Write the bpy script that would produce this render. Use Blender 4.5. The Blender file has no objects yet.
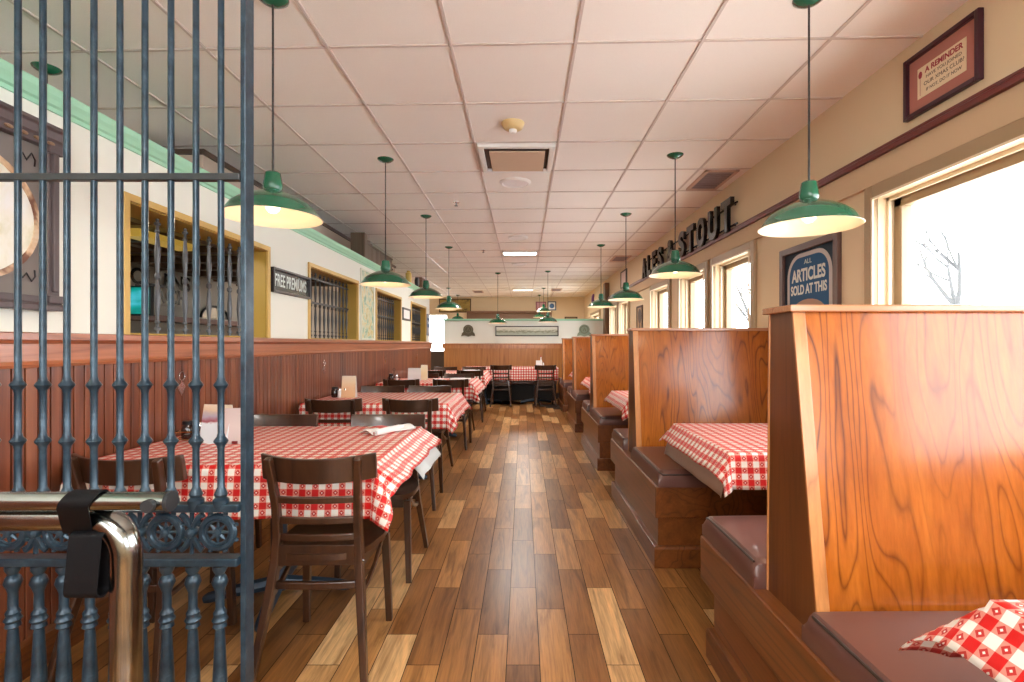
import bpy, math, random
from mathutils import Vector, Matrix
random.seed(7)
R = math.radians; PI = math.pi
S = bpy.context.scene; COL = S.collection

# ------------------------------------------------------------------ camera
H = 1.25            # eye height
F = 512.0           # focal length in pixels of a 1024 wide frame
CEIL = H + 1.466
cd = bpy.data.cameras.new('camera'); cam = bpy.data.objects.new('camera', cd); COL.objects.link(cam)
cam.location = (0, 0, H); cam.rotation_euler = (R(90), 0, 0)
cd.sensor_width = 36; cd.lens = 36 * F / 1024
cd.shift_x = -(523 - 512) / 1024; cd.shift_y = (344 - 341) / 1024
cd.clip_start = 0.05; cd.clip_end = 200
S.camera = cam

# ------------------------------------------------------------------ sky, exposure
w = bpy.data.worlds.new('overcast_sky'); S.world = w; w.use_nodes = True
wb = w.node_tree.nodes['Background']
wb.inputs[0].default_value = (0.93, 0.97, 1.0, 1); wb.inputs[1].default_value = 7.0
S.view_settings.view_transform = 'Standard'; S.view_settings.look = 'None'
S.view_settings.gamma = 1; S.view_settings.use_curve_mapping = False
S.view_settings.exposure = 0.74
S.cycles.max_bounces = 8; S.cycles.diffuse_bounces = 5; S.cycles.glossy_bounces = 3
S.cycles.transparent_max_bounces = 8; S.cycles.caustics_reflective = False; S.cycles.caustics_refractive = False

def portal(loc, rot, sx, sy):
    l = bpy.data.lights.new('portal', 'AREA'); l.shape = 'RECTANGLE'; l.size = sx; l.size_y = sy
    l.cycles.is_portal = True
    o = bpy.data.objects.new('portal', l); COL.objects.link(o); o.location = loc; o.rotation_euler = rot

# ------------------------------------------------------------------ materials
def mat(name):
    m = bpy.data.materials.new(name); m.use_nodes = True
    nt = m.node_tree; return m, nt, nt.nodes['Principled BSDF']
def plain(name, c, rough=.5, metal=0, coat=0, emit=None, es=0, spec=.5):
    m, nt, b = mat(name)
    b.inputs['Base Color'].default_value = (*c, 1); b.inputs['Roughness'].default_value = rough
    b.inputs['Metallic'].default_value = metal; b.inputs['Coat Weight'].default_value = coat
    b.inputs['Specular IOR Level'].default_value = spec
    if emit: b.inputs['Emission Color'].default_value = (*emit, 1); b.inputs['Emission Strength'].default_value = es
    return m
def N(nt, t, **k):
    n = nt.nodes.new(t)
    for a, v in k.items(): setattr(n, a, v)
    return n
def coords(nt, scale, rand=True, src='Object'):
    tc = N(nt, 'ShaderNodeTexCoord'); mp = N(nt, 'ShaderNodeMapping'); mp.inputs['Scale'].default_value = scale
    nt.links.new(tc.outputs[src], mp.inputs['Vector'])
    if rand:
        oi = N(nt, 'ShaderNodeObjectInfo'); ml = N(nt, 'ShaderNodeMath', operation='MULTIPLY'); ml.inputs[1].default_value = 13.7
        nt.links.new(oi.outputs['Random'], ml.inputs[0]); nt.links.new(ml.outputs[0], mp.inputs['Location'])
    return mp.outputs[0]
def ramp(nt, fac, stops):
    r = N(nt, 'ShaderNodeValToRGB'); e = r.color_ramp.elements
    e[0].position, e[0].color = stops[0][0], (*stops[0][1], 1)
    e[1].position, e[1].color = stops[-1][0], (*stops[-1][1], 1)
    for p, c in stops[1:-1]:
        q = e.new(p); q.color = (*c, 1)
    nt.links.new(fac, r.inputs[0]); return r.outputs[0]
def noise(nt, vec, sc, det=3, rough=.5, dist=0):
    n = N(nt, 'ShaderNodeTexNoise'); n.inputs['Scale'].default_value = sc; n.inputs['Detail'].default_value = det
    n.inputs['Roughness'].default_value = rough; n.inputs['Distortion'].default_value = dist
    nt.links.new(vec, n.inputs['Vector']); return n.outputs['Fac']
def mth(nt, op, a, b=None):
    n = N(nt, 'ShaderNodeMath', operation=op)
    for i, x in enumerate((a, b)):
        if x is None: continue
        if isinstance(x, (int, float)): n.inputs[i].default_value = x
        else: nt.links.new(x, n.inputs[i])
    return n.outputs[0]
def mix(nt, fac, a, b, mode='MIX'):
    n = N(nt, 'ShaderNodeMix', data_type='RGBA', blend_type=mode)
    for s, x in ((0, fac), (6, a), (7, b)):
        if isinstance(x, (int, float)): n.inputs[s].default_value = x
        elif isinstance(x, tuple): n.inputs[s].default_value = (*x, 1)
        else: nt.links.new(x, n.inputs[s])
    return n.outputs[2]
def bump(nt, b, h, st, dist=.01):
    n = N(nt, 'ShaderNodeBump'); n.inputs['Strength'].default_value = st; n.inputs['Distance'].default_value = dist
    nt.links.new(h, n.inputs['Height']); nt.links.new(n.outputs[0], b.inputs['Normal'])

def wood(name, dark, mid, light, axis='z', rough=.3, coat=0., rings=9, sc=1.0, grain=.35, streak=.5, figure=.75):
    """oak with cathedral figure: contour lines of a stretched noise, plus fine pores"""
    m, nt, b = mat(name)
    st = {'x': (.28, 5.5, 5.5), 'y': (5.5, .28, 5.5), 'z': (5.5, 5.5, .28)}[axis]
    v = coords(nt, tuple(q * sc for q in st))
    n1 = noise(nt, v, 1.0, 2, .35, .12)
    ring = mth(nt, 'PINGPONG', mth(nt, 'MULTIPLY', n1, rings), .5)
    fs = {'x': (3, 90, 90), 'y': (90, 3, 90), 'z': (90, 90, 3)}[axis]
    n2 = noise(nt, coords(nt, fs), 1., 3, .6)
    n3 = noise(nt, v, .6, 2, .5); amt = ramp(nt, n3, [(.35, (.25,) * 3), (.65, (1,) * 3)])
    lines = ramp(nt, ring, [(0, (1,) * 3), (.07, (.45,) * 3), (.20, (.0,) * 3)])
    fld = ramp(nt, noise(nt, coords(nt, tuple(q * 1.6 for q in st)), 1.5, 4, .6, .2), [(.3, mid), (.7, light)])
    base = mix(nt, mth(nt, 'MULTIPLY', mth(nt, 'MULTIPLY', lines, amt), figure), fld, dark)
    pores = ramp(nt, n2, [(.35, (1 - grain,) * 3), (.62, (1, 1, 1))])
    c = mix(nt, streak, base, pores, 'MULTIPLY')
    nt.links.new(c, b.inputs['Base Color'])
    b.inputs['Roughness'].default_value = rough; b.inputs['Coat Weight'].default_value = coat
    b.inputs['Coat Roughness'].default_value = .14
    if name == 'booth_oak': b.inputs['Specular IOR Level'].default_value = .3
    bump(nt, b, n2, .08, .002)
    return m

booth_wood = wood('booth_oak', (.085, .018, .004), (.31, .074, .007), (.46, .135, .015), 'z', .24, .32, rings=20, sc=1.0, figure=1.0)
booth_base = wood('booth_base_oak', (.05, .014, .004), (.15, .044, .009), (.23, .072, .016), 'y', .35, .2, rings=12)
booth_end = wood('shaded_end_oak', (.03, .008, .003), (.12, .034, .008), (.18, .055, .013), 'z', .35, .2, rings=14)  # same oak as the backs, the ends' shade put into its colour
booth_trim = wood('booth_trim_oak', (.30, .11, .03), (.52, .2, .06), (.62, .27, .09), 'z', .3, .4)
cap_wood = wood('booth_cap_oak', (.22, .08, .03), (.42, .17, .07), (.52, .24, .11), 'x', .25, .4)
chair_wood = wood('chair_walnut', (.014, .006, .003), (.040, .015, .007), (.066, .026, .011), 'z', .28, .5, rings=5)
rail_wood = wood('ledge_cherry', (.18, .045, .016), (.38, .12, .05), (.48, .17, .075), 'y', .28, .4, rings=8)
far_panel = wood('far_panel_oak', (.26, .08, .015), (.46, .17, .035), (.55, .23, .055), 'z', .35, .2, rings=6)
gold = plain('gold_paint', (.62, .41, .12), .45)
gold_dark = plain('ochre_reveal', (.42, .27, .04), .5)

def beadboard():
    m, nt, b = mat('beadboard_cherry')
    v = coords(nt, (3, 14, .5), False); n1 = noise(nt, v, 1.2, 4, .6, .4)
    c = ramp(nt, n1, [(.3, (.075, .020, .010)), (.5, (.185, .052, .022)), (.7, (.30, .105, .045))])
    nt.links.new(c, b.inputs['Base Color']); b.inputs['Roughness'].default_value = .3; b.inputs['Coat Weight'].default_value = .4
    b.inputs['Coat Roughness'].default_value = .2
    return m
bead = beadboard()

def floor_mat():
    m, nt, b = mat('plank_tile')
    at = N(nt, 'ShaderNodeAttribute', attribute_name='tone'); sp = N(nt, 'ShaderNodeSeparateColor'); nt.links.new(at.outputs['Color'], sp.inputs[0])
    tone = sp.outputs[0]
    tc = N(nt, 'ShaderNodeTexCoord'); cb = N(nt, 'ShaderNodeCombineXYZ'); 
    off = mth(nt, 'MULTIPLY', sp.outputs[1], 37.0); nt.links.new(off, cb.inputs[0]); nt.links.new(off, cb.inputs[1])
    ad = N(nt, 'ShaderNodeVectorMath', operation='ADD'); nt.links.new(tc.outputs['Object'], ad.inputs[0]); nt.links.new(cb.outputs[0], ad.inputs[1])
    mp = N(nt, 'ShaderNodeMapping'); mp.inputs['Scale'].default_value = (22, 2.0, 1); nt.links.new(ad.outputs[0], mp.inputs[0])
    n1 = noise(nt, mp.outputs[0], 1.0, 5, .62, .8)
    mp2 = N(nt, 'ShaderNodeMapping'); mp2.inputs['Scale'].default_value = (130, 6, 1); nt.links.new(ad.outputs[0], mp2.inputs[0])
    n2 = noise(nt, mp2.outputs[0], 1.0, 3, .6)
    base = ramp(nt, tone, [(0, (.15, .060, .018)), (.35, (.31, .135, .040)), (.65, (.49, .24, .080)), (1, (.76, .49, .235))])
    g = ramp(nt, n1, [(.28, (.48, .41, .35)), (.5, (1, .98, .95)), (.75, (1.3, 1.22, 1.1))])
    g2 = ramp(nt, n2, [(.3, (.72, .70, .68)), (.6, (1, 1, 1))])
    c = mix(nt, 1., mix(nt, 1., base, g, 'MULTIPLY'), g2, 'MULTIPLY')
    nt.links.new(c, b.inputs['Base Color']); b.inputs['Roughness'].default_value = .30
    b.inputs['Specular IOR Level'].default_value = .32
    bump(nt, b, n1, .12, .003)
    return m
plank = floor_mat()
grout = plain('dark_grout', (.025, .015, .01), .9)

def gingham(name='gingham_cloth', red=(.66, .012, .012), dirty=(.90, .86, .80)):
    m, nt, b = mat(name)
    uv = N(nt, 'ShaderNodeUVMap'); sp = N(nt, 'ShaderNodeSeparateXYZ'); nt.links.new(uv.outputs[0], sp.inputs[0])
    P = .052
    fu = mth(nt, 'FRACT', mth(nt, 'DIVIDE', mth(nt, 'ADD', sp.outputs[0], 10.4), P))
    fv = mth(nt, 'FRACT', mth(nt, 'DIVIDE', mth(nt, 'ADD', sp.outputs[1], 10.4), P))
    a = mth(nt, 'LESS_THAN', fu, .5); c = mth(nt, 'LESS_THAN', fv, .5)
    both = mth(nt, 'MULTIPLY', a, c); one = mth(nt, 'SUBTRACT', mth(nt, 'MAXIMUM', a, c), both)
    # small diamond flower in every half tone square
    du = mth(nt, 'ABSOLUTE', mth(nt, 'SUBTRACT', mth(nt, 'FRACT', mth(nt, 'MULTIPLY', fu, 2)), .5))
    dv = mth(nt, 'ABSOLUTE', mth(nt, 'SUBTRACT', mth(nt, 'FRACT', mth(nt, 'MULTIPLY', fv, 2)), .5))
    man = mth(nt, 'ADD', du, dv)
    dia = mth(nt, 'LESS_THAN', man, .40); dot = mth(nt, 'LESS_THAN', man, .13)
    pink = mix(nt, dia, (.80, .30, .24), (.55, .035, .03)); pink = mix(nt, dot, pink, dirty)
    col = mix(nt, one, dirty, pink); col = mix(nt, both, col, red)
    nt.links.new(col, b.inputs['Base Color']); b.inputs['Roughness'].default_value = .42
    b.inputs['Specular IOR Level'].default_value = .4
    n = noise(nt, coords(nt, (1, 1, 1)), 60, 2); bump(nt, b, n, .08, .002)
    return m
ging = gingham()
vinyl = plain('brown_vinyl', (.125, .052, .040), .38, 0, .25)
piping_m = plain('vinyl_piping', (.03, .016, .012), .4)
linen = plain('white_liner', (.74, .80, .80), .6)
paper = plain('white_paper', (.85, .85, .83), .6)
cream_wall = plain('cream_wall', (.82, .82, .72), .7)
def wallmat(name, c):
    m, nt, b = mat(name); n = noise(nt, coords(nt, (1, 1, 1), False), 180, 3)
    b.inputs['Base Color'].default_value = (*c, 1); b.inputs['Roughness'].default_value = .75; bump(nt, b, n, .1, .002); return m
cream_wall = wallmat('cream_wall', (.83, .86, .78))
tan_wall = wallmat('tan_wall', (.72, .57, .37))
tan_dark = wallmat('tan_header', (.58, .42, .26))
def tilemat():
    m, nt, b = mat('ceiling_tile'); n = noise(nt, coords(nt, (1, 1, 1), False), 260, 2, .7)
    c = ramp(nt, n, [(.3, (.86, .83, .785)), (.6, (.91, .88, .835))]); nt.links.new(c, b.inputs['Base Color'])
    b.inputs['Roughness'].default_value = .85; bump(nt, b, n, .15, .002); return m
tile = tilemat()
tbar = plain('ceiling_grid_metal', (.60, .53, .49), .35)
maroon = plain('maroon_trim', (.13, .018, .016), .35)
green_paint = plain('mint_trim', (.36, .70, .50), .5)
shade_green = plain('green_enamel', (.008, .11, .055), .22, 0, .5)
shade_white = plain('white_enamel', (.74, .66, .52), .4)
cord_m = plain('black_cord', (.02, .02, .02), .5)
bulb_m = plain('lit_bulb', (1, .9, .7), .4, emit=(1, .80, .52), es=4)
iron = None
def ironmat():
    m, nt, b = mat('blue_painted_iron'); n = noise(nt, coords(nt, (1, 1, 1), False), 30, 4, .6)
    c = ramp(nt, n, [(.3, (.015, .030, .046)), (.55, (.028, .055, .080)), (.75, (.060, .100, .132))]); nt.links.new(c, b.inputs['Base Color'])
    b.inputs['Roughness'].default_value = .30; b.inputs['Metallic'].default_value = .35; bump(nt, b, n, .25, .003); return m
iron = ironmat()
iron_dark = plain('dark_iron', (.030, .034, .038), .4, .3)
spindle_m = plain('grey_spindle', (.085, .09, .10), .35, .3)
def nickelmat():
    m, nt, b = mat('worn_nickel'); n = noise(nt, coords(nt, (1, 4, 4), False), 5, 3, .5)
    c = ramp(nt, n, [(.3, (.24, .26, .25)), (.7, (.36, .38, .37))]); nt.links.new(c, b.inputs['Base Color'])
    b.inputs['Roughness'].default_value = .17; b.inputs['Metallic'].default_value = 1; return m
nickel = nickelmat()
black_rubber = plain('black_rubber', (.003, .003, .004), .6, 0, 0, None, 0, .2)
black_metal = plain('black_metal', (.015, .017, .02), .3, .3)
black_paint = plain('black_letter', (.012, .013, .015), .25)
cast_iron = plain('cast_iron_base', (.03, .05, .075), .35, .3)
win_frame = plain('window_casing', (.36, .25, .14), .45)
win_stop = plain('window_stop', (.80, .68, .48), .4)
glass_m, gnt, gb = mat('window_glass')
gt = N(gnt, 'ShaderNodeBsdfTransparent'); gg = N(gnt, 'ShaderNodeBsdfGlossy'); gg.inputs['Roughness'].default_value = .02
gf = N(gnt, 'ShaderNodeMath', operation='MULTIPLY_ADD'); glw = N(gnt, 'ShaderNodeLayerWeight'); glp = N(gnt, 'ShaderNodeMath', operation='POWER'); glp.inputs[1].default_value = 5; gnt.links.new(glw.outputs['Facing'], glp.inputs[0]); gnt.links.new(glp.outputs[0], gf.inputs[0]); gf.inputs[1].default_value = .5; gf.inputs[2].default_value = .03; gm = N(gnt, 'ShaderNodeMixShader')
gnt.links.new(gf.outputs[0], gm.inputs[0]); gnt.links.new(gt.outputs[0], gm.inputs[1]); gnt.links.new(gg.outputs[0], gm.inputs[2])
gnt.links.new(gm.outputs[0], gnt.nodes['Material Output'].inputs[0])
chrome = plain('chrome', (.7, .7, .72), .15, 1)
brass = plain('brass', (.6, .42, .16), .25, 1)
dark_glass = plain('dark_glass', (.03, .012, .008), .1, 0, .5)
white_plastic = plain('white_plastic', (.85, .85, .83), .4)
beige_plastic = plain('beige_plastic', (.66, .50, .24), .4)
dark_frame = plain('dark_frame', (.022, .018, .02), .35)
dark_brown = plain('dark_brown', (.055, .028, .015), .5)
hardboard = plain('mid_brown', (.20, .11, .06), .6)

# ------------------------------------------------------------------ mesh builder
class MB:
    def __init__(s): s.v = []; s.f = []; s.mi = []; s.cur = 0
    def add(s, vs, fs, M=None):
        o = len(s.v); s.v += [tuple(M @ Vector(q)) if M else tuple(q) for q in vs]
        s.f += [tuple(i + o for i in f) for f in fs]; s.mi += [s.cur] * len(fs); return s
    def box(s, x0, x1, y0, y1, z0, z1, M=None):
        vs = [(x, y, z) for z in (z0, z1) for y in (y0, y1) for x in (x0, x1)]
        return s.add(vs, [(0, 2, 3, 1), (4, 5, 7, 6), (0, 1, 5, 4), (2, 6, 7, 3), (0, 4, 6, 2), (1, 3, 7, 5)], M)
    def prism(s, poly, a, b, axis='x', M=None):
        """poly in the other two axes (yz, xz, xy), extruded from a to b"""
        def p(u, v, w): return {'x': (w, u, v), 'y': (u, w, v), 'z': (u, v, w)}[axis]
        n = len(poly); vs = [p(u, v, a) for u, v in poly] + [p(u, v, b) for u, v in poly]
        fs = [tuple(range(n))[::-1], tuple(range(n, 2 * n))] + [(i, (i + 1) % n, n + (i + 1) % n, n + i) for i in range(n)]
        return s.add(vs, fs, M)
    def lathe(s, prof, c=(0, 0, 0), n=16, M=None):
        vs = []; fs = []
        for r, z in prof:
            for k in range(n):
                t = 2 * PI * k / n; vs.append((c[0] + r * math.cos(t), c[1] + r * math.sin(t), c[2] + z))
        for j in range(len(prof) - 1):
            for k in range(n):
                fs.append((j * n + k, j * n + (k + 1) % n, (j + 1) * n + (k + 1) % n, (j + 1) * n + k))
        if prof[0][0] > 1e-5: fs.append(tuple(range(n))[::-1])
        if prof[-1][0] > 1e-5: fs.append(tuple(range((len(prof) - 1) * n, len(prof) * n)))
        return s.add(vs, fs, M)
    def tube(s, pts, r, n=8, closed=False, flat=None, M=None):
        """sweep; r a number or list; flat=(w,h) gives a rectangular bar"""
        pts = [Vector(p) for p in pts]; m = len(pts); vs = []; fs = []
        rs = r if isinstance(r, (list, tuple)) else [r] * m
        up = None; cnt = 4 if flat else n
        for i, p in enumerate(pts):
            if closed: d = pts[(i + 1) % m] - pts[i - 1]
            else: d = pts[min(i + 1, m - 1)] - pts[max(i - 1, 0)]
            d.normalize()
            if up is None:
                up = Vector((0, 0, 1)) if abs(d.z) < .8 else Vector((0, 1, 0))
            sd = d.cross(up); sd.normalize(); up2 = sd.cross(d); up2.normalize(); up = up2
            if flat:
                fw, fh = flat[0] * rs[i], flat[1] * rs[i]
                for a, b in ((-1, -1), (1, -1), (1, 1), (-1, 1)): vs.append(p + sd * a * fw / 2 + up2 * b * fh / 2)
            else:
                for k in range(n):
                    t = 2 * PI * k / n; vs.append(p + sd * rs[i] * math.cos(t) + up2 * rs[i] * math.sin(t))
        segs = m if closed else m - 1
        for i in range(segs):
            j = (i + 1) % m
            for k in range(cnt): fs.append((i * cnt + k, i * cnt + (k + 1) % cnt, j * cnt + (k + 1) % cnt, j * cnt + k))
        if not closed:
            fs.append(tuple(range(cnt))[::-1]); fs.append(tuple(range((m - 1) * cnt, m * cnt)))
        return s.add(vs, fs, M)
    def build(s, name, mats, parent=None, loc=None, smooth=False, bevel=0, seg=2):
        me = bpy.data.meshes.new(name); me.from_pydata(s.v, [], s.f)
        for m in (mats if isinstance(mats, (list, tuple)) else [mats]): me.materials.append(m)
        me.polygons.foreach_set('material_index', s.mi)
        import bmesh
        b = bmesh.new(); b.from_mesh(me); bmesh.ops.recalc_face_normals(b, faces=b.faces); b.to_mesh(me); b.free()
        if smooth:
            me.polygons.foreach_set('use_smooth', [True] * len(me.polygons))
            me.set_sharp_from_angle(angle=R(38))
        o = bpy.data.objects.new(name, me); COL.objects.link(o)
        if parent: o.parent = parent
        if loc: o.location = loc
        if bevel:
            md = o.modifiers.new('bevel', 'BEVEL'); md.width = bevel; md.segments = seg; md.limit_method = 'ANGLE'; md.angle_limit = R(40)
        return o
def tag(o, label, cat, group=None):
    o['label'] = label; o['category'] = cat
    if group: o['group'] = group
    return o
def thing(name, label, cat, loc=(0, 0, 0), rz=0, group=None):
    o = bpy.data.objects.new(name, None); COL.objects.link(o); o.location = loc; o.rotation_euler = (0, 0, rz)
    o.empty_display_size = .1
    return tag(o, label, cat, group)
def struct(o): o['kind'] = 'structure'; return o
def kids(o): return [c for c in bpy.data.objects if c.parent == o]
def copy_tree(o, loc=None, rz=None, label=None, parent=None):
    c = o.copy(); COL.objects.link(c)
    if parent: c.parent = parent
    if loc: c.location = loc
    if rz is not None: c.rotation_euler = (0, 0, rz)
    if label: c['label'] = label
    for k in kids(o): copy_tree(k, parent=c)
    return c
def text(name, s, size, m, parent, M, extrude=.002, sx=1.0, bold=0, align='CENTER'):
    cu = bpy.data.curves.new(name, 'FONT'); cu.body = s; cu.size = size; cu.extrude = extrude; cu.offset = bold
    cu.align_x = align; cu.align_y = 'CENTER'
    t = bpy.data.objects.new('tmp', cu); COL.objects.link(t)
    dg = bpy.context.evaluated_depsgraph_get(); me = bpy.data.meshes.new_from_object(t.evaluated_get(dg))
    bpy.data.objects.remove(t); bpy.data.curves.remove(cu)
    me.transform(Matrix.Diagonal((sx, 1, 1, 1))); me.transform(M); me.materials.clear(); me.materials.append(m)
    me.name = name
    o = bpy.data.objects.new(name, me); COL.objects.link(o); o.parent = parent; return o
# text frames: on the left partition (facing +x, reads towards +y ... ) and on the right wall (facing -x)
def ML(y, z, x): # left wall: text right = +y, up = z, normal = +x
    return Matrix(((0, 0, 1, x), (1, 0, 0, y), (0, 1, 0, z), (0, 0, 0, 1)))
def MR(y, z, x): # right wall: text right = -y, up = z, normal -x
    return Matrix(((0, 0, -1, x), (-1, 0, 0, y), (0, 1, 0, z), (0, 0, 0, 1)))
def MF(x, z, y): # far wall facing -y: text right = +x
    return Matrix(((1, 0, 0, x), (0, 0, -1, y), (0, 1, 0, z), (0, 0, 0, 1)))

XL = -1.9; XR = 1.9; YB = -2.6; YF = 16.0; XFL = -5.2
# ================================================================== FLOOR
PW, PL = .13, .632; X0 = -.0645; Y0 = 1.994
pale = {}
def crop(cx, cy): # pixel of plank -> (column, row)
    x, y = cx, cy; d = H * F / (y - 344); X = (x - 523) / F * d
    c = math.floor((X - X0) / PW); ph = Y0 - c * PL / 3; r = math.floor((d - ph) / PL); return c, r
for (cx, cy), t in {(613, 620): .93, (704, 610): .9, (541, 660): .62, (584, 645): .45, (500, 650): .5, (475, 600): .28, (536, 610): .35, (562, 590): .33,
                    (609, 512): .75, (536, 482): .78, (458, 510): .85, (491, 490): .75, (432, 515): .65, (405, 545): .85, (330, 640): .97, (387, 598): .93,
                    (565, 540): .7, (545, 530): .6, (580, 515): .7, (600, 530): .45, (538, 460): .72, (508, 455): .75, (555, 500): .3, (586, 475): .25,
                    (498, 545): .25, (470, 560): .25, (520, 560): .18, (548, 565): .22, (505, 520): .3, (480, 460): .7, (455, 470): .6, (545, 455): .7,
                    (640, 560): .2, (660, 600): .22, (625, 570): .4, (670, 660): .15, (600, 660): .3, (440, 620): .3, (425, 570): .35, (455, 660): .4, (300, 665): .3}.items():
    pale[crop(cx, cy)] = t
mb = MB(); tones = []; rf = random.Random(3)
mb.cur = 1; mb.box(XFL, 2.1, YB, YF, -.12, -.0025); tones += [(0, 0)] * 6
mb.cur = 0
c0 = math.floor((XL - X0) / PW) - 1; c1 = math.ceil((XR - X0) / PW)
for c in range(c0, c1):
    r0 = math.floor((YB - Y0) / PL); r1 = int((10.6 - Y0) / PL) + 1
    for r in range(r0, r1):
        ya = Y0 - c * PL / 3 + r * PL; yb = ya + PL; xa = X0 + c * PW; xb = xa + PW; g = .0016
        if yb < YB + .3: continue
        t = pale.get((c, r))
        if t is None:
            t = rf.choice([.12, .2, .25, .3, .3, .38, .45, .5, .6]) if rf.random() < .80 else rf.uniform(.65, .95)
        q = [(xa + g, ya + g, 0), (xb - g, ya + g, 0), (xb - g, yb - g, 0), (xa + g, yb - g, 0)]
        mb.add(q, [(0, 1, 2, 3)]); tones.append((t, rf.random()))
# square tiles beyond the planks
yy = 10.62; k = 0
while yy < YF:
    xx = XFL + .15 * (k % 2)
    while xx < XR:
        mb.add([(xx + .004, yy + .004, 0), (xx + .296, yy + .004, 0), (xx + .296, yy + .296, 0), (xx + .004, yy + .296, 0)], [(0, 1, 2, 3)])
        tones.append((rf.choice([.4, .5, .55, .6, .95]), rf.random())); xx += .3
    yy += .3; k += 1
fl = struct(mb.build('floor', [plank, grout]))
at = fl.data.color_attributes.new('tone', 'FLOAT_COLOR', 'CORNER')
for p in fl.data.polygons:
    t = tones[p.index]
    for li in p.loop_indices: at.data[li].color = (t[0], t[1], 0, 1)

# ================================================================== CEILING
mb = MB(); mb.box(XFL, 2.1, YB, YF, CEIL, CEIL + .15); ce = struct(mb.build('ceiling', tile))
mb = MB(); s = .61; gx = -.354 - 8 * s
while gx < XR:
    if gx > XFL: mb.box(gx - .0075, gx + .0075, YB, YF, CEIL - .007, CEIL)
    gx += s
gy = 2.495 - 8 * s
while gy < YF:
    if gy > YB + .2 and gy < YF - .2: mb.box(XFL, XR, gy - .007, gy + .007, CEIL - .006, CEIL, Matrix(((1, 0, 0, 0), (-.03, 1, 0, 0), (0, 0, 1, 0), (0, 0, 0, 1))))
    gy += s
mb.build('grid', tbar, ce)

# ================================================================== RIGHT WALL + WINDOWS
op = [(-2.3, -.35), (.05, 2.74), (4.22, 5.05), (5.28, 6.12), (6.62, 7.50), (9.15, 9.95), (10.20, 11.0), (12.6, 14.2)]
ZS, ZT = .95, 2.03; TX = 2.10
mb = MB(); mb.box(XR, TX, YB, YF, 0, ZS); mb.box(XR, TX, YB, YF, ZT, CEIL)
y = YB
for a, b in op: mb.box(XR, TX, y, a, ZS, ZT); y = b
mb.box(XR, TX, y, YF, ZS, ZT); struct(mb.build('wall_right', tan_wall))
mb = MB(); mb.box(XR - .025, XR, YB, 11.3, 2.10, 2.235); struct(mb.build('trim_1', tan_dark, bevel=.003))
mb = MB(); mb.prism([(XR - .045, 2.235), (XR, 2.235), (XR, 2.285), (XR - .03, 2.285), (XR - .03, 2.27), (XR - .045, 2.26)], YB, 11.3, 'y'); struct(mb.build('trim_2', maroon))
for i, (a, b) in enumerate(op):
    wn = struct(bpy.data.objects.new('window_%d' % (i + 1), None)); COL.objects.link(wn); wn.location = (XR, a, ZS)
    W = b - a; hh = ZT - ZS
    mb = MB(); t = .07    # casing on the wall face
    mb.box(-.030, 0, -t, 0, -t, hh + t); mb.box(-.030, 0, W, W + t, -t, hh + t); mb.box(-.030, 0, 0, W, hh, hh + t); mb.box(-.045, 0, 0, W, -t, 0)
    mb.build('window_casing', win_frame, wn, bevel=.006)
    mb = MB(); t = .016   # bright inner beads at two steps
    for x0, x1, e, w2 in ((-.040, -.030, 0, .012), (.045, .060, 0, .018)):
        mb.box(x0, x1, e, e + w2, 0, hh); mb.box(x0, x1, W - e - w2, W - e, 0, hh); mb.box(x0, x1, 0, W, hh - w2, hh); mb.box(x0, x1, 0, W, 0, w2)
    mb.build('stop_bead', win_stop, wn)
    mb = MB()
    for x0, x1, e, w2 in ((.085, .14, 0, .055),):
        mb.box(x0, x1, e, e + w2, 0, hh); mb.box(x0, x1, W - w2, W, 0, hh); mb.box(x0, x1, 0, W, hh - w2, hh); mb.box(x0, x1, 0, W, 0, w2)
    mb.build('window_sash', win_frame, wn, bevel=.004)
    mb = MB(); mb.box(.110, .114, .05, W - .05, .05, hh - .05); mb.build('pane', glass_m, wn)
    portal((TX + .02, (a + b) / 2, (ZS + ZT) / 2), (0, R(90), 0), hh, W)
# wall behind the camera with an added unseen window for fill daylight, far wall, outer wall of the bar room
mb = MB(); mb.box(XFL, TX, YB - .15, YB, 0, 1.25); mb.box(XFL, TX, YB - .15, YB, 2.45, CEIL); mb.box(XFL, -1.75, YB - .15, YB, 1.25, 2.45); mb.box(1.65, TX, YB - .15, YB, 1.25, 2.45)
struct(mb.build('wall_near', tan_wall))
wn = struct(bpy.data.objects.new('window_9', None)); COL.objects.link(wn); wn.location = (0, YB, 0)
mb = MB(); mb.box(-1.75, 1.65, -.1, -.05, 1.25, 1.31); mb.box(-1.75, 1.65, -.1, -.05, 2.39, 2.45)
for x in (-1.75, -.65, .5, 1.59): mb.box(x, x + .06, -.1, -.05, 1.25, 2.45)
mb.build('window_frame', win_frame, wn)
mb = MB(); mb.box(-1.7, 1.6, -.08, -.075, 1.3, 2.4); mb.build('pane', glass_m, wn)
portal((-.05, YB - .2, 1.85), (R(90), 0, 0), 3.4, 1.2)
mb = MB(); mb.box(XFL, -3.1, YF, YF + .15, 0, CEIL); mb.box(-2.35, TX, YF, YF + .15, 0, CEIL); mb.box(-3.1, -2.35, YF, YF + .15, 0, .9); mb.box(-3.1, -2.35, YF, YF + .15, 2.2, CEIL)
struct(mb.build('wall_far', tan_wall))
wn = struct(bpy.data.objects.new('window_10', None)); COL.objects.link(wn); wn.location = (-2.725, YF, 0)
mb = MB(); mb.box(-.375, .375, .02, .07, .9, .95); mb.box(-.375, .375, .02, .07, 2.15, 2.2); mb.box(-.375, -.34, .02, .07, .9, 2.2); mb.box(.34, .375, .02, .07, .9, 2.2); mb.build('window_frame', win_stop, wn)
mb = MB(); mb.box(-.34, .34, .04, .045, .94, 2.16); mb.build('pane', glass_m, wn)
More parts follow.
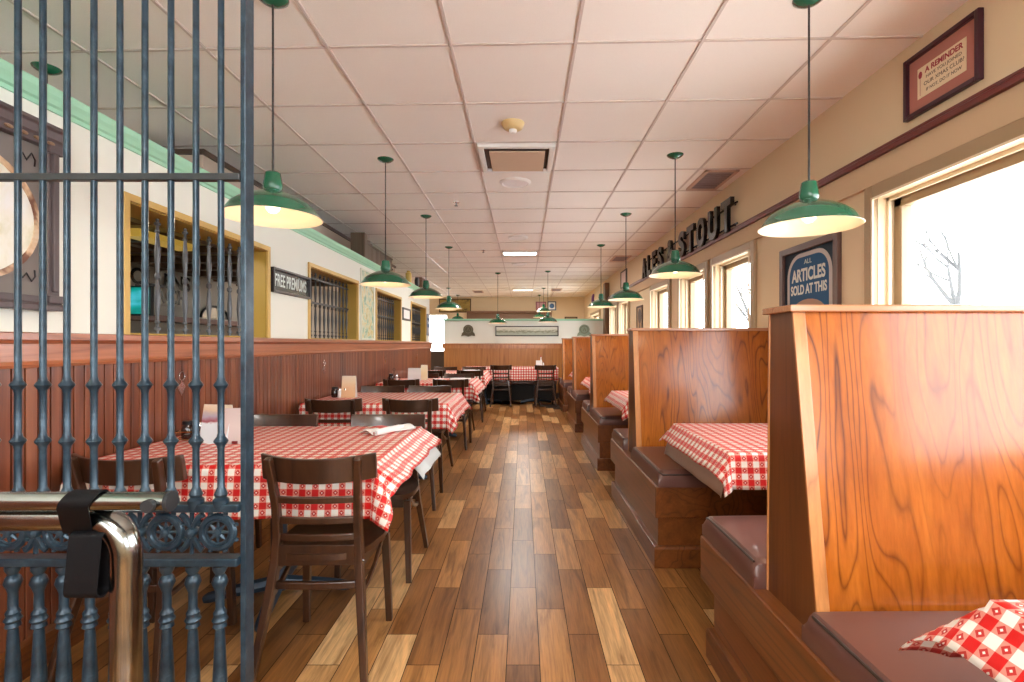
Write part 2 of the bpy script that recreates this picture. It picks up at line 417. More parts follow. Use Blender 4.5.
portal((-2.725, YF + .2, 1.55), (R(-90), 0, 0), .7, 1.25)
mb = MB(); mb.box(XFL - .1, XFL, YB, YF, 0, CEIL); struct(mb.build('wall_left', wallmat('bar_wall', (.42, .38, .32))))
mb = MB(); mb.box(1.80, XR, 11.25, 11.5, 1.0, 2.6); struct(mb.build('trim_3', plain('post_brown', (.16, .085, .035), .5), bevel=.01))
mb = MB(); mb.box(-1.75, .9, YF - .25, YF, 2.22, 2.27); mb.box(-1.75, .9, YF - .06, YF, 1.98, 2.22); struct(mb.build('trim_4', hardboard, bevel=.005))
mb = MB(); mb.box(-90, 120, -80, 160, -.5, -.15); struct(mb.build('ground_outside', plain('pale_bounce_ground', (.82, .82, .82), .9)))  # ground coloured pale to bounce neutral daylight onto the ceiling

# ================================================================== LEFT PARTITION
PE = 10.4; PX = XL - .20; PT = 2.262; LZ = 1.294
holes = [(2.456, 3.80), (4.55, 5.86), (6.62, 7.94), (8.69, 9.98)]; HZ = 1.945
mb = MB(); mb.box(PX, XL, YB, PE, 0, LZ); mb.box(PX, XL, YB, PE, HZ, PT - .02); y = YB
for a, b in holes: mb.box(PX, XL, y, a, LZ, HZ); y = b
mb.box(PX, XL, y, PE, LZ, HZ); struct(mb.build('wall_partition', cream_wall))
prof = [(XL, 2.185), (XL + .010, 2.185), (XL + .013, 2.200), (XL + .025, 2.206), (XL + .034, 2.222), (XL + .045, 2.236), (XL + .050, 2.250), (XL + .052, 2.262), (PX - .07, 2.30), (PX - .065, 2.285), (PX, 2.2), (PX, 2.28), (XL, 2.28)]
mb = MB(); mb.prism(prof[:8] + [(XL, 2.262)], YB, PE + .05, 'y'); mb.box(PX - .05, XL, YB, PE + .05, 2.243, 2.262); struct(mb.build('trim_5', green_paint))
# beadboard with real vertical grooves
mb = MB(); pts = []; y = YB; pitch = .052; xf = XL + .030
while y < PE:
    y2 = min(y + pitch, PE)
    mb.box(XL, xf, y + .0035, y2 - .0035, .13, 1.17)
    y += pitch
mb.box(XL, xf - .008, YB, PE, .13, 1.17); struct(mb.build('trim_6', bead, bevel=.002))
mb = MB(); mb.prism([(XL, 0), (xf + .012, 0), (xf + .012, .12), (xf, .14), (XL, .14)], YB, PE, 'y'); struct(mb.build('baseboard_left', booth_base))
mb = MB(); mb.prism([(XL, 1.160), (xf + .012, 1.160), (xf + .020, 1.172), (xf + .012, 1.185), (xf + .012, 1.250), (xf + .03, 1.262), (xf + .045, 1.266), (xf + .045, 1.290), (xf + .038, LZ), (XL, LZ)], YB, PE + .06, 'y')
struct(mb.build('trim_7', rail_wood))
# openings with gold trim and turned spindles
def spindle_prof(h, r):
    P = [(0, .55), (.03, .55), (.035, 1.0), (.055, 1.0), (.06, .5), (.09, .45), (.10, .8), (.115, .8), (.12, .5), (.2, .72), (.3, 1.0), (.40, .75), (.47, .5), (.485, .95), (.515, .95), (.53, .5),
         (.60, .75), (.70, 1.0), (.80, .72), (.88, .5), (.885, .8), (.90, .8), (.91, .45), (.94, .5), (.945, 1.), (.965, 1.), (.97, .55), (1, .55)]
    return [(r * b, h * a) for a, b in P]
for i, (a, b) in enumerate(holes):
    wn = struct(bpy.data.objects.new('window_%d' % (11 + i), None)); COL.objects.link(wn); wn.location = (XL, a, LZ)
    W = b - a; hh = HZ - LZ
    mb = MB(); t = .03
    mb.box(-.004, .014, -t, .006, 0, hh + t); mb.box(-.004, .014, W - .006, W + t, 0, hh + t); mb.box(-.004, .014, 0, W, hh - .006, hh + t)
    mb.build('opening_trim', gold, wn, bevel=.003)
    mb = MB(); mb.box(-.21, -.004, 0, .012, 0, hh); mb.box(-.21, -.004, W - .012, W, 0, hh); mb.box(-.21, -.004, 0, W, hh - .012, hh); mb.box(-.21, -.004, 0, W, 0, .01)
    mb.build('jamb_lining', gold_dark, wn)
    if i == 0: ys = [.345 + .115 * k for k in range(8)]; n = 12; rr = .016
    else: ys = [.06 + (W - .12) / 11 * k for k in range(12)]; n = 8; rr = .014
    first = None
    for yv in ys:
        if first is None:
            q = MB(); q.lathe(spindle_prof(hh - .02, rr), (0, 0, 0), n); first = q.build('spindle', spindle_m if i == 0 else iron_dark, wn, (-.10, yv, .01), True); o = first
        else:
            o = first.copy(); COL.objects.link(o); o.location = (-.10, yv, .01)
    if i:
        mb = MB(); mb.box(-.108, -.092, .012, W - .012, hh * .52, hh * .52 + .02); mb.box(-.108, -.092, .012, W - .012, hh - .08, hh - .065); mb.build('crossbar', iron_dark, wn)

# ================================================================== FAR HALF WALL
HY = 11.7
mb = MB(); mb.box(-1.80, XR, HY, HY + .15, 0, 1.80); struct(mb.build('wall_half_height', cream_wall))
mb = MB(); mb.box(-1.84, XR, HY - .04, HY + .19, 1.80, 1.825); mb.box(-1.82, XR, HY - .02, HY, 1.78, 1.80); struct(mb.build('trim_8', green_paint, bevel=.004))
mb = MB(); mb.box(-1.80, XR, HY - .02, HY, .12, 1.16)
for x in (-1.8, -.6, .6): mb.box(x, x + 1.19, HY - .026, HY - .02, .14, 1.14)
struct(mb.build('trim_9', far_panel))
mb = MB(); mb.prism([(HY, 1.15), (HY - .035, 1.15), (HY - .035, 1.23), (HY - .06, 1.24), (HY - .06, 1.262), (HY, 1.262)], -1.84, XR, 'x'); struct(mb.build('trim_10', booth_trim))
mb = MB(); mb.box(-1.80, XR, HY - .035, HY, 0, .13); struct(mb.build('baseboard_far', dark_brown))

# ================================================================== BOOTHS
PITCH = 2.19
bth = thing('booth_bench', '', 'booth', (0, 1.50, 0), 0, 'oak booth benches along the window wall')
xe = .740
mb = MB(); mb.box(xe + .018, XR - .005, -.815, .53, .11, .28); mb.build('base_body', booth_base, bth)
mb = MB(); mb.box(xe, XR - .005, -.83, .64, .275, .452); mb.build('fascia', booth_base, bth, bevel=.006)
mb = MB(); mb.prism([(-.840, 0), (.550, 0), (.550, .105), (.540, .12), (-.830, .12), (-.840, .105)], xe - .008, XR - .005, 'x'); mb.build('plinth', booth_base, bth, bevel=.003)
mb = MB(); mb.prism([(-.128, .445), (.165, .445), (.150, 1.345), (.006, 1.345)], .812, XR - .005, 'x'); mb.build('back_panel', booth_wood, bth)
mb = MB(); mb.prism([(-.124, .452), (.161, .452), (.147, 1.344), (.010, 1.344)], .796, .812, 'x'); mb.build('end_panel', booth_end, bth)
mb = MB(); mb.prism([(-.131, .452), (-.123, .452), (.012, 1.344), (.002, 1.344)], .792, .828, 'x'); mb.prism([(.168, .452), (.160, .452), (.146, 1.344), (.154, 1.344)], .792, .828, 'x'); mb.build('edge_trim', booth_trim, bth, bevel=.0015)
mb = MB(); mb.box(.778, XR - .005, -.012, .168, 1.344, 1.365); mb.build('top_cap', cap_wood, bth, bevel=.004)
def cushion(y0, y1, sgn):
    """padded seat: swollen top, rolled front edge; y0 is the front"""
    mb = MB(); nx, ny = 22, 14; x0, x1 = xe + .012, XR - .01; z0 = .452; vs = []; fs = []
    def zf(u, v):
        e = lambda t, w: 1 - max(0, 1 - t / w) ** 3
        a = e(min(u, 1) * (x1 - x0), .030); b = e(v * abs(y1 - y0), .040); c = e((1 - v) * abs(y1 - y0), .03)
        return z0 + .040 + .046 * min(a, 1) * min(b, 1) * c + .014 * math.sin(PI * u) ** .5 * math.sin(PI * v) ** .5
    us = [0, .004, .01, .02, .035, .055] + [.08 + .92 * k / 15 for k in range(16)]
    vv = [0, .008, .02, .045, .08, .13] + [.2 + .7 * k / 8 for k in range(9)] + [.94, .975, 1]
    for v in vv:
        for u in us: vs.append((x0 + u * (x1 - x0), y0 + v * (y1 - y0), zf(u, v)))
    n = len(us)
    for j in range(len(vv) - 1):
        for i in range(n - 1): fs.append((j * n + i, j * n + i + 1, (j + 1) * n + i + 1, (j + 1) * n + i))
    o0 = len(vs)
    ring = [j * n for j in range(len(vv))][::-1] + list(range(1, n)) + [j * n + n - 1 for j in range(1, len(vv))] + [(len(vv) - 1) * n + i for i in range(n - 2, 0, -1)]
    for r in ring: vs.append((vs[r][0], vs[r][1], z0))
    m = len(ring)
    for k in range(m): fs.append((ring[k], ring[(k + 1) % m], o0 + (k + 1) % m, o0 + k))
    fs.append(tuple(range(o0, o0 + m)))
    mb.add(vs, fs); c = mb.build('seat_cushion', vinyl, bth, smooth=True)
    Lx, Ly = x1 - x0, y1 - y0; mb = MB()
    P = [(1, .010), (.5, .010), (.06, .010), (.025, .013), (.012, .03), (.009, .08)] + [(.009, .15 + .8 * k / 6) for k in range(7)]
    mb.tube([(x0 + u * Lx, y0 + v * Ly, zf(max(u, .012), max(v, .014)) + .001) for u, v in P], .0042, 6); mb.build('piping', piping_m, c, smooth=True)
cushion(-.845, -.118, 1); cushion(.650, .166, -1)
bl = ['oak booth bench nearest the camera with a hazy window reflection on its back', 'second oak booth bench from the camera, behind the front checked booth table',
      'third oak booth bench from the camera, halfway along the window wall', 'fourth oak booth bench from the camera beside the aisle',
      'farthest oak booth bench, next to the half wall']
bth['label'] = bl[0]; booths = [bth]
for k in range(1, 5): booths.append(copy_tree(bth, (0, 1.50 + PITCH * k, 0), None, bl[k]))

# ================================================================== TABLECLOTH
def cloth_mesh(name, x0, x1, y0, y1, z, L, Rr, Nn, Ff, step, m, parent=None, seed=1, amp=1.0):
    """L,R,N,F = (overhang, outwardness 0..1) on the low-x, high-x, near and far sides"""
    rr = random.Random(seed); ph = [rr.uniform(0, 6.28) for _ in range(8)]
    def axis(a, b, lo, hi):
        n1 = max(2, round(lo / step)); n2 = max(2, round((b - a) / step)); n3 = max(2, round(hi / step))
        return [a - lo + lo * i / n1 for i in range(n1)] + [a + (b - a) * i / n2 for i in range(n2)] + [b + hi * i / n3 for i in range(n3 + 1)]
    us = axis(x0, x1, L[0], Rr[0]); vs_ = axis(y0, y1, Nn[0], Ff[0]); V = []; UV = []; Fc = []
    for v in vs_:
        for u in us:
            cu = min(max(u, x0), x1); cv = min(max(v, y0), y1); du, dv = u - cu, v - cv; r = math.hypot(du, dv)
            if r < 1e-6: V.append((u, v, z + .0008 * math.sin(9 * u + ph[0]) * math.sin(8 * v + ph[1]))); UV.append((u, v)); continue
            nx, ny = du / r, dv / r; ox = (L if du < 0 else Rr)[1]; oy = (Nn if dv < 0 else Ff)[1]
            fo = (abs(nx) * ox + abs(ny) * oy) / (abs(nx) + abs(ny))
            corner = min(abs(nx), abs(ny)) * 1.4
            fo = min(.95, fo + .14 * corner)
            along = u * abs(ny) + v * abs(nx)
            wv = amp * .012 * (r / .2) * (math.sin(along * 17 + ph[2]) * .6 + math.sin(along * 29 + ph[3]) * .4) * (1 - corner)
            th = math.atan2(ny, nx); wv += amp * .035 * corner * (r / .2) * math.sin(th * 6 + ph[4])
            rs = min(r, .02); h = .5 * rs + fo * max(0, r - .02) + wv; dz = r * math.sqrt(max(0, 1 - fo * fo)) * (.6 if r < .02 else 1)
            V.append((cu + nx * h, cv + ny * h, z - dz)); UV.append((u, v))
    n = len(us)
    for j in range(len(vs_) - 1):
        for i in range(n - 1): Fc.append((j * n + i, j * n + i + 1, (j + 1) * n + i + 1, (j + 1) * n + i))
    me = bpy.data.meshes.new(name); me.from_pydata(V, [], Fc); me.materials.append(m)
    uvl = me.uv_layers.new(name='UVMap')
    for l in me.loops: uvl.data[l.index].uv = UV[l.vertex_index]
    me.polygons.foreach_set('use_smooth', [True] * len(me.polygons))
    o = bpy.data.objects.new(name, me); COL.objects.link(o); o.parent = parent
    sd = o.modifiers.new('thickness', 'SOLIDIFY'); sd.thickness = .0025; sd.offset = -1
    return o
def table(x0, x1, y0, y1, label, group, py=0, fr=1.0, fa=12):
    cx, cy = (x0 + x1) / 2, (y0 + y1) / 2
    t = thing('pedestal_table', label, 'table', (cx, cy, 0), 0, group); w2, d2 = (x1 - x0) / 2 - .004, (y1 - y0) / 2 - .004
    mb = MB(); mb.box(-w2, w2, -d2, d2, .730, .757); mb.build('tabletop', dark_brown, t, bevel=.004)
    cols = [0] if x1 - x0 < 1.5 else [-w2 * .55, w2 * .55]
    for px in cols:
        mb = MB(); mb.lathe([(.055, .05), (.045, .09), (.038, .12), (.038, .66), (.05, .69), (.12, .71), (.12, .73)], (px, py, 0), 16); mb.build('pedestal', cast_iron, t, smooth=True)
        mb = MB(); 
        for a in (0, 90, 180, 270):
            M = Matrix.Translation((px, py, 0)) @ Matrix.Rotation(R(a + fa), 4, 'Z') @ Matrix.Diagonal((fr, 1, 1, 1))
            mb.tube([(.02, 0, .075), (.12, 0, .062), (.24, 0, .045), (.31, 0, .030), (.335, 0, .022)], [.034, .032, .028, .026, .018], 8, M=M)
        mb.build('cross_foot', cast_iron, t, smooth=True)
    return t
TZ = .7605
tabs = [(2.04, 3.02), (4.17, 5.12), (6.32, 7.27), (8.47, 9.42)]
ordn = ['first', 'second', 'third', 'fourth']
for k, (a, b) in enumerate(tabs):
    x0 = -1.81; x1 = -.60 - .015 * k; st = .022 if k == 0 else .03
    table(x0, x1, a, b, 'dark pedestal table under the %s checked cloth of the left row' % ordn[k], 'left row tables')
    R_ = (.145, .84) if k == 0 else (.16, .5 if k % 2 else .62)
    o = cloth_mesh('tablecloth', x0, x1, a, b, TZ + .005, (.03, .1), R_, (.205, .10), (.13, .15), st, ging, seed=4 + k)
    tag(o, 'red and white checked cloth on the %s table of the left row' % ordn[k], 'tablecloth', 'checked cloths of the left row')
    cloth_mesh('liner', x0 + .3, x1 - .002, a + .62, b, TZ + .0015, (.01, .1), (.20, .60) if k == 0 else (.15, .42), (.12, .05), (.10, .1), .05, linen, o, seed=9 + k, amp=.3)['label'] = 'white underlay below the checked cloth'
for k in range(5):
    a = .08 + PITCH * k; b = a + .86
    if k == 4: a += .0; b = a + .6
    table(.92, XR - .01, a, b, 'dark pedestal table under the checked cloth of the %s booth' % (ordn + ['last'])[k], 'booth tables', 2.49 + PITCH * (k - 1) - (a + b) / 2, .9, 45)
    o = cloth_mesh('tablecloth', .92 if k else .885, XR - .012, a, b + (0 if k else .03), TZ + .005, (.12, .62), (.004, .1), (.155, .12), (.10, .35) if k else (.19, .50), .022 if k < 2 else .035, ging, seed=30 + k, amp=.25 if k == 0 else .8)
    tag(o, ['red and white checked cloth cut off at the lower right corner of the photo', 'red and white checked cloth on the booth table between the two nearest benches',
            'red and white checked cloth between the second and third booth benches', 'red and white checked cloth between the third and fourth booth benches',
            'red and white checked cloth between the two farthest booth benches'][k], 'tablecloth', 'checked cloths in the booths')
    if k == 1: cloth_mesh('liner', .925, XR - .02, a + .01, b, TZ + .0015, (.19, .25), (.004, .1), (.06, .05), (.06, .1), .05, plain('clear_grey_liner', (.42, .30, .24), .35), o, seed=3, amp=.2)['label'] = 'grey-brown underlay below the checked cloth'
# long far table
table(-1.25, .72, 10.50, 11.20, 'long dark table under the far checked cloth at the half wall', 'far tables')
o = cloth_mesh('tablecloth', -1.25, .72, 10.50, 11.20, TZ + .005, (.10, .3), (.02, .1), (.27, .06), (.08, .1), .035, ging, seed=50)
tag(o, 'red and white checked cloth on the long far table below the panorama picture', 'tablecloth')

t = thing('banquette_bench', 'dark banquette bench against the far half wall behind the long table', 'bench', (-.25, 11.46, 0))
mb = MB(); mb.box(-.98, .98, -.15, .20, 0, .36); mb.build('bench_base', plain('bench_black', (.012, .008, .006), .6), t, bevel=.004)
mb = MB(); mb.box(-1.0, 1.0, -.19, .20, .36, .45); mb.build('bench_cushion', vinyl, t, bevel=.02)

# ================================================================== CHAIRS
def make_chair():
    t = thing('dining_chair', '', 'chair')
    def arc(x0, x1, y, z, sag, n=9): # bar across, ends forward (+y) by sag
        return [(x0 + (x1 - x0) * i / n, y + sag * (2 * i / n - 1) ** 2, z) for i in range(n + 1)]
    for s in (-1, 1):
        pts = [(s * .205, -.275, 0), (s * .188, -.238, .15), (s * .170, -.198, .30), (s * .158, -.175, .42), (s * .152, -.168, .52), (s * .153, -.180, .64), (s * .160, -.205, .76), (s * .165, -.222, .828)]
        mb = MB(); mb.tube(pts, [.82, .92, 1.05, 1.1, 1.0, .95, .9, .85], flat=(.030, .036)); mb.build('rear_leg', chair_wood, t, bevel=.005)
        mb = MB(); mb.tube([(s * .185, .195, 0), (s * .180, .185, .2), (s * .172, .170, .425)], [.8, .92, 1.05], flat=(.034, .034)); mb.build('front_leg', chair_wood, t, bevel=.004)
        # bent side brace below the seat
        bp = [(s * .166, -.185, .30 + .0), (s * .170, -.10, .315), (s * .174, -.01, .345), (s * .175, .08, .395), (s * .173, .13, .425)]
        mb = MB(); mb.tube(bp, 1, flat=(.014, .020)); mb.build('side_brace', chair_wood, t, bevel=.003)
        mb = MB(); mb.tube([(s * .170, -.182, .43), (s * .178, -.182, .43)], .006, 8); mb.build('bolt', chrome, t); mb = MB(); mb.tube([(s * .189, .168, .41), (s * .195, .168, .41)], .006, 8); mb.build('bolt', chrome, t)
    # crest rail
    n = 12; V = []; Fc = []
    for i in range(n + 1):
        u = 2 * i / n - 1; x = u * .216; yb = -.232 + .068 * u * u - .0
        for (dy, z) in ((.010, .728 + .006 * u * u), (.034, .728 + .006 * u * u), (.022, .800), (.012, .824 + .010 * u * u), (-.006, .824 + .010 * u * u), (.0, .79)):
            V.append((x, yb + dy, z))
    for i in range(n):
        for k in range(6): Fc.append((i * 6 + k, i * 6 + (k + 1) % 6, (i + 1) * 6 + (k + 1) % 6, (i + 1) * 6 + k))
    Fc += [tuple(range(6))[::-1], tuple(range(n * 6, n * 6 + 6))]
    mb = MB(); mb.add(V, Fc); mb.build('crest_rail', chair_wood, t, smooth=True, bevel=.003)
    for z, y in ((.663, -.186), (.583, -.176), (.517, -.170)):
        mb = MB(); mb.tube(arc(-.150, .150, y - .012, z, .015), 1, flat=(.016, .026)); mb.build('slat', chair_wood, t, bevel=.004)
    mb = MB(); mb.tube(arc(-.162, .162, -.190, .340, .012), 1, flat=(.020, .028)); mb.build('stretcher', chair_wood, t, bevel=.004)
    # saddle seat
    V = []; Fc = []; nr, na = 5, 28
    def outline(a):
        c, s_ = math.cos(a), math.sin(a); e = .5
        x = math.copysign(abs(c) ** e, c) * .205; y = math.copysign(abs(s_) ** e, s_) * .205
        if y < 0: x *= 1 - .20 * (-y / .205)
        return x, y + .005
    for j in range(nr + 1):
        f = j / nr
        for k in range(na):
            x, y = outline(2 * PI * k / na); V.append((x * f if j else 0, y * f if j else 0, .448 + .012 * f ** 3 + .004 * math.cos(3 * x * f * 10) * (1 - f)))
    for j in range(nr):
        for k in range(na): Fc.append((j * na + k, j * na + (k + 1) % na, (j + 1) * na + (k + 1) % na, (j + 1) * na + k))
    o0 = len(V)
    for k in range(na): x, y = outline(2 * PI * k / na); V.append((x, y, .436))
    for k in range(na): Fc.append((nr * na + k, nr * na + (k + 1) % na, o0 + (k + 1) % na, o0 + k))
    Fc.append(tuple(range(o0, o0 + na)))
    mb = MB(); mb.add(V, Fc); mb.build('seat', chair_wood, t, smooth=True)
    mb = MB(); mb.tube(arc(-.150, .150, -.178, .452, .0), 1, flat=(.020, .078)); mb.box(-.165, .165, .150, .170, .385, .436); mb.prism([(-.145, -.17), (-.160, -.17), (-.178, .16), (-.162, .16)], .385, .436, 'z'); mb.prism([(.145, -.17), (.160, -.17), (.178, .16), (.162, .16)], .385, .436, 'z')
    mb.build('apron', chair_wood, t, bevel=.003)
    return t
ch0 = make_chair(); used = [False]
def chair(x, y, rz, label, group):
    if not used[0]:
        used[0] = True; ch0.location = (x, y, 0); ch0.rotation_euler = (0, 0, R(rz)); ch0['label'] = label; ch0['group'] = group; return ch0
    c = copy_tree(ch0, (x, y, 0), R(rz), label); c['group'] = group; return c
rc = random.Random(11)
for k, (a, b) in enumerate(tabs):
    g = 'dark ladder-back chairs of the left row'; nm = ordn[k]
    yn = [2.12, 4.11, 6.30, 8.42][k]; yf = b - .15
    chair([-.785, -.87, -.86, -.86][k], yn, [1.5, 0, -3, 2][k], 'dark wooden chair near side of the %s left table, aisle end' % nm, g)
    chair([-1.49, -1.46, -1.46, -1.45][k], yn - .02, [-3, 2, 2, -2][k], 'dark wooden chair near side of the %s left table, wall end' % nm, g)
    chair([-.79, -.94, -.90, -.9][k], yf, 180 + [2, -3, 2, 0][k], 'dark wooden chair far side of the %s left table, aisle end' % nm, g)
    chair([-1.43, -1.40, -1.42, -1.42][k], yf, 180 + [-2, 1, -3, 2][k], 'dark wooden chair far side of the %s left table, wall end' % nm, g)
chair(-.44, 10.40, 0, 'dark wooden chair at the long far table, left of the pair facing it', 'chairs at the far table')
chair(.44, 10.40, 3, 'dark wooden chair at the long far table, right of the pair facing it', 'chairs at the far table')

# ================================================================== PENDANT LAMPS
def make_pendant():
    t = thing('pendant_lamp', '', 'lamp', (0, 0, 0), 0, 'green enamel pendant lamps')   # origin at ceiling
    return t
SR = .203
def shade_parts(t, z):   # z = rim height relative to the ceiling (negative)
    mb = MB(); mb.lathe([(.0, -.030), (.022, -.028), (.045, -.018), (.062, -.006), (.064, 0)], (0, 0, 0), 24); mb.build('canopy', shade_green, t, smooth=True)
    mb = MB(); mb.tube([(0, 0, -.02), (0, 0, z + .19)], .0045, 8); mb.build('cord', cord_m, t)
    mb = MB(); mb.lathe([(0, z + .196), (.024, z + .194), (.031, z + .188), (.034, z + .170), (.038, z + .140), (.039, z + .128), (.034, z + .116), (.038, z + .108)], (0, 0, 0), 20); mb.build('socket_cap', shade_green, t, smooth=True)
    outer = [(.034, z + .112), (.060, z + .104), (.100, z + .088), (.138, z + .068), (.163, z + .048), (.178, z + .026), (.184, z + .014), (.197, z + .004), (.200, z)]
    mb = MB(); mb.lathe(outer, (0, 0, 0), 48); sh = mb.build('lamp_shade', [shade_green], t, smooth=True)
    me = sh.data
    # remove the closing caps so the shade is an open dish
    import bmesh
    b = bmesh.new(); b.from_mesh(me); bmesh.ops.delete(b, geom=[f for f in b.faces if len(f.verts) > 4], context='FACES'); b.to_mesh(me); b.free()
    me.materials.append(shade_white); md = sh.modifiers.new('thickness', 'SOLIDIFY'); md.thickness = .003; md.offset = -1; md.material_offset = 1; md.material_offset_rim = 1
    mb = MB(); mb.lathe([(0, z + .020), (.014, z + .022), (.026, z + .034), (.030, z + .050), (.026, z + .066), (.015, z + .080), (.013, z + .092)], (0, 0, 0), 16); mb.build('bulb', bulb_m, t, smooth=True)
def pendant(x, y, rim, label, power=1.1):
    t = make_pendant(); t['label'] = label; t.location = (x, y, CEIL); shade_parts(t, rim - CEIL)
    l = bpy.data.lights.new('lamp_glow', 'POINT'); l.energy = power; l.color = (1, .78, .5); l.shadow_soft_size = .03
    o = bpy.data.objects.new('lamp_glow', l); COL.objects.link(o); o.parent = t; o.location = (0, 0, rim - CEIL + .0)
    return t
pl = [(-1.06, 2.17, 1.785, 'nearest green pendant lamp of the left row, partly behind the grille post'),
      (-1.09, 4.06, 1.72, 'second green pendant lamp of the left row'),
      (-1.11, 5.86, 1.785, 'third green pendant lamp of the left row'),
      (-1.12, 7.74, 1.785, 'fourth green pendant lamp of the left row'),
      (-.52, 10.57, 1.68, 'green pendant lamp over the long far table, left of the pair'),
      (.50, 10.30, 1.695, 'green pendant lamp over the long far table, right of the pair'),
      (1.212, 2.17, 1.745, 'nearest green pendant lamp over the booths, large at right'),
      (1.18, 3.97, 1.783, 'second green pendant lamp over the booths, in front of the black letters'),
      (1.16, 5.77, 1.75, 'third green pendant lamp over the booths'),
      (1.155, 7.58, 1.80, 'fourth green pendant lamp over the booths'),
      (.54, 13.4, 2.10, 'green pendant lamp beyond the half wall, nearer one on the right'),
      (.49, 15.3, 2.05, 'green pendant lamp beyond the half wall, farthest on the right'),
      (-1.95, 13.4, 2.14, 'green pendant lamp beyond the half wall, nearer one on the left'),
      (-1.95, 15.3, 1.98, 'green pendant lamp beyond the half wall, farthest on the left'),
      (-2.53, 2.72, 1.95, 'green pendant lamp behind the partition with only its ceiling plate showing')]
for a in pl: pendant(*a)

# ================================================================== IRON GRILLE
GY = 1.30; K = GY / F
gx = lambda px: (px - 523) * K
gz = lambda py: H - (py - 344) * K
gt_ = thing('iron_grille', 'tall blue-grey wrought iron grille at the left foreground, ceiling high', 'grille', (gx(120), GY, 0))
ox = gx(120); first = None
rods = [-58, -32, -8, 18, 43, 67, 94, 120, 145, 171, 196, 221]
q = MB(); zr = gz(497)
knob = lambda zc: [(.0080, zc - .020), (.0092, zc - .015), (.0095, zc - .012), (.0155, zc - .004), (.0175, zc), (.0155, zc + .004), (.0095, zc + .012), (.0092, zc + .016), (.0078, zc + .020)]
prof = [(.017, zr - .03), (.019, zr - .02), (.019, zr - .006), (.013, zr), (.016, zr + .008), (.012, zr + .018), (.0085, zr + .026)] + knob(gz(441)) + knob(gz(385)) + [(.0074, CEIL - .012), (.0074, CEIL - .002)]
q.lathe(prof, (0, 0, 0), 14)
for px in rods:
    if first is None: first = q.build('rod', iron, gt_, (gx(px) - ox, 0, 0), True)
    else:
        o = first.copy(); COL.objects.link(o); o.location = (gx(px) - ox, 0, 0)
xa, xb = gx(-75) - ox, gx(241) - ox
mb = MB(); mb.box(xa, xb, -.010, .010, gz(181), gz(174)); mb.build('crossbar', iron_dark, gt_, bevel=.002)
mb = MB(); mb.box(xa, xb, -.016, .016, gz(511), gz(503)); mb.build('upper_rail', iron, gt_, bevel=.003)
mb = MB(); mb.box(xa, xb, -.020, .020, gz(564), gz(556)); mb.build('lower_rail', iron, gt_, bevel=.003)
mb = MB(); mb.box(xa, xb, -.018, .018, .06, .10); mb.build('bottom_rail', iron, gt_, bevel=.003)
mb = MB(); mb.box(-.718 - ox, -.705 - ox, 0, .042, 0, CEIL - .002); mb.build('post', iron, gt_, bevel=.0015)
pb = MB()
def z_(py): return gz(py)
bprof = [(.010, .10), (.026, .105), (.026, .12), (.014, .135), (.018, .15), (.024, .24), (.024, .30), (.019, .42), (.0135, z_(632)), (.012, z_(628)), (.020, z_(626)), (.017, z_(622)), (.023, z_(619)), (.017, z_(615)), (.019, z_(612)), (.0125, z_(608)),
         (.0125, z_(592)), (.016, z_(588)), (.023, z_(582)), (.019, z_(577)), (.012, z_(574)), (.020, z_(569)), (.020, z_(565))]
pb.lathe([(r_ * .84, z__) for r_, z__ in bprof], (0, 0, 0), 14); first = None
for px in [-64, -38, -13, 13, 39, 64, 90, 116, 142, 167, 193, 220]:
    if first is None: first = pb.build('baluster', iron, gt_, (gx(px) - ox, 0, 0), True)
    else:
        o = first.copy(); COL.objects.link(o); o.location = (gx(px) - ox, 0, 0)
rb = MB(); zc = 0
def ring(mb, r, t, cx=0, cz=0, n=24, depth=1):
    mb.tube([(cx + r * math.cos(2 * PI * k / n), 0, cz + r * math.sin(2 * PI * k / n)) for k in range(n)], t, 6, True)
ring(rb, .040, .009); ring(rb, .030, .004)
for k in range(8):
    a = 2 * PI * k / 8
    rb.tube([(0, 0, 0), (.012 * math.cos(a), 0, .012 * math.sin(a)), (.028 * math.cos(a), 0, .028 * math.sin(a))], [.003, .006, .002], 6)
rb.lathe([(0, -.01), (.010, -.008), (.012, 0), (.010, .008), (0, .01)], n=12, M=Matrix.Rotation(R(90), 4, 'X'))
for k in range(8):   # beads round the rim
    a = 2 * PI * (k + .5) / 8
    rb.lathe([(0, -.006), (.006, -.003), (.006, .003), (0, .006)], n=8, M=Matrix.Translation((.050 * math.cos(a), 0, .050 * math.sin(a))))
first = None
for px in [-43, 9.5, 62, 114, 166, 218]:
    if first is None: first = rb.build('rosette', iron, gt_, (gx(px) - ox, 0, gz(532)), True)
    else:
        o = first.copy(); COL.objects.link(o); o.location = (gx(px) - ox, 0, gz(532))
lb = MB()
lb.lathe([(0, -.016), (.012, -.012), (.016, 0), (.012, .012), (0, .016)], n=12, M=Matrix.Rotation(R(90), 4, 'X'))
for sx in (-1, 1):
    for sz in (-1, 1):
        lb.tube([(0, 0, sz * .008), (sx * .008, 0, sz * .022), (sx * .016, 0, sz * .036), (sx * .026, 0, sz * .046), (sx * .030, 0, sz * .040), (sx * .024, 0, sz * .036)], [.006, .008, .008, .007, .005, .003], 6)
lb.tube([(0, 0, -.055), (0, 0, -.02), (0, 0, .02), (0, 0, .055)], [.006, .005, .005, .006], 6)
first = None
for px in [-16.5, 36, 88, 140, 192]:
    if first is None: first = lb.build('leaf_scroll', iron, gt_, (gx(px) - ox, 0, gz(532)), True)
    else:
        o = first.copy(); COL.objects.link(o); o.location = (gx(px) - ox, 0, gz(532))

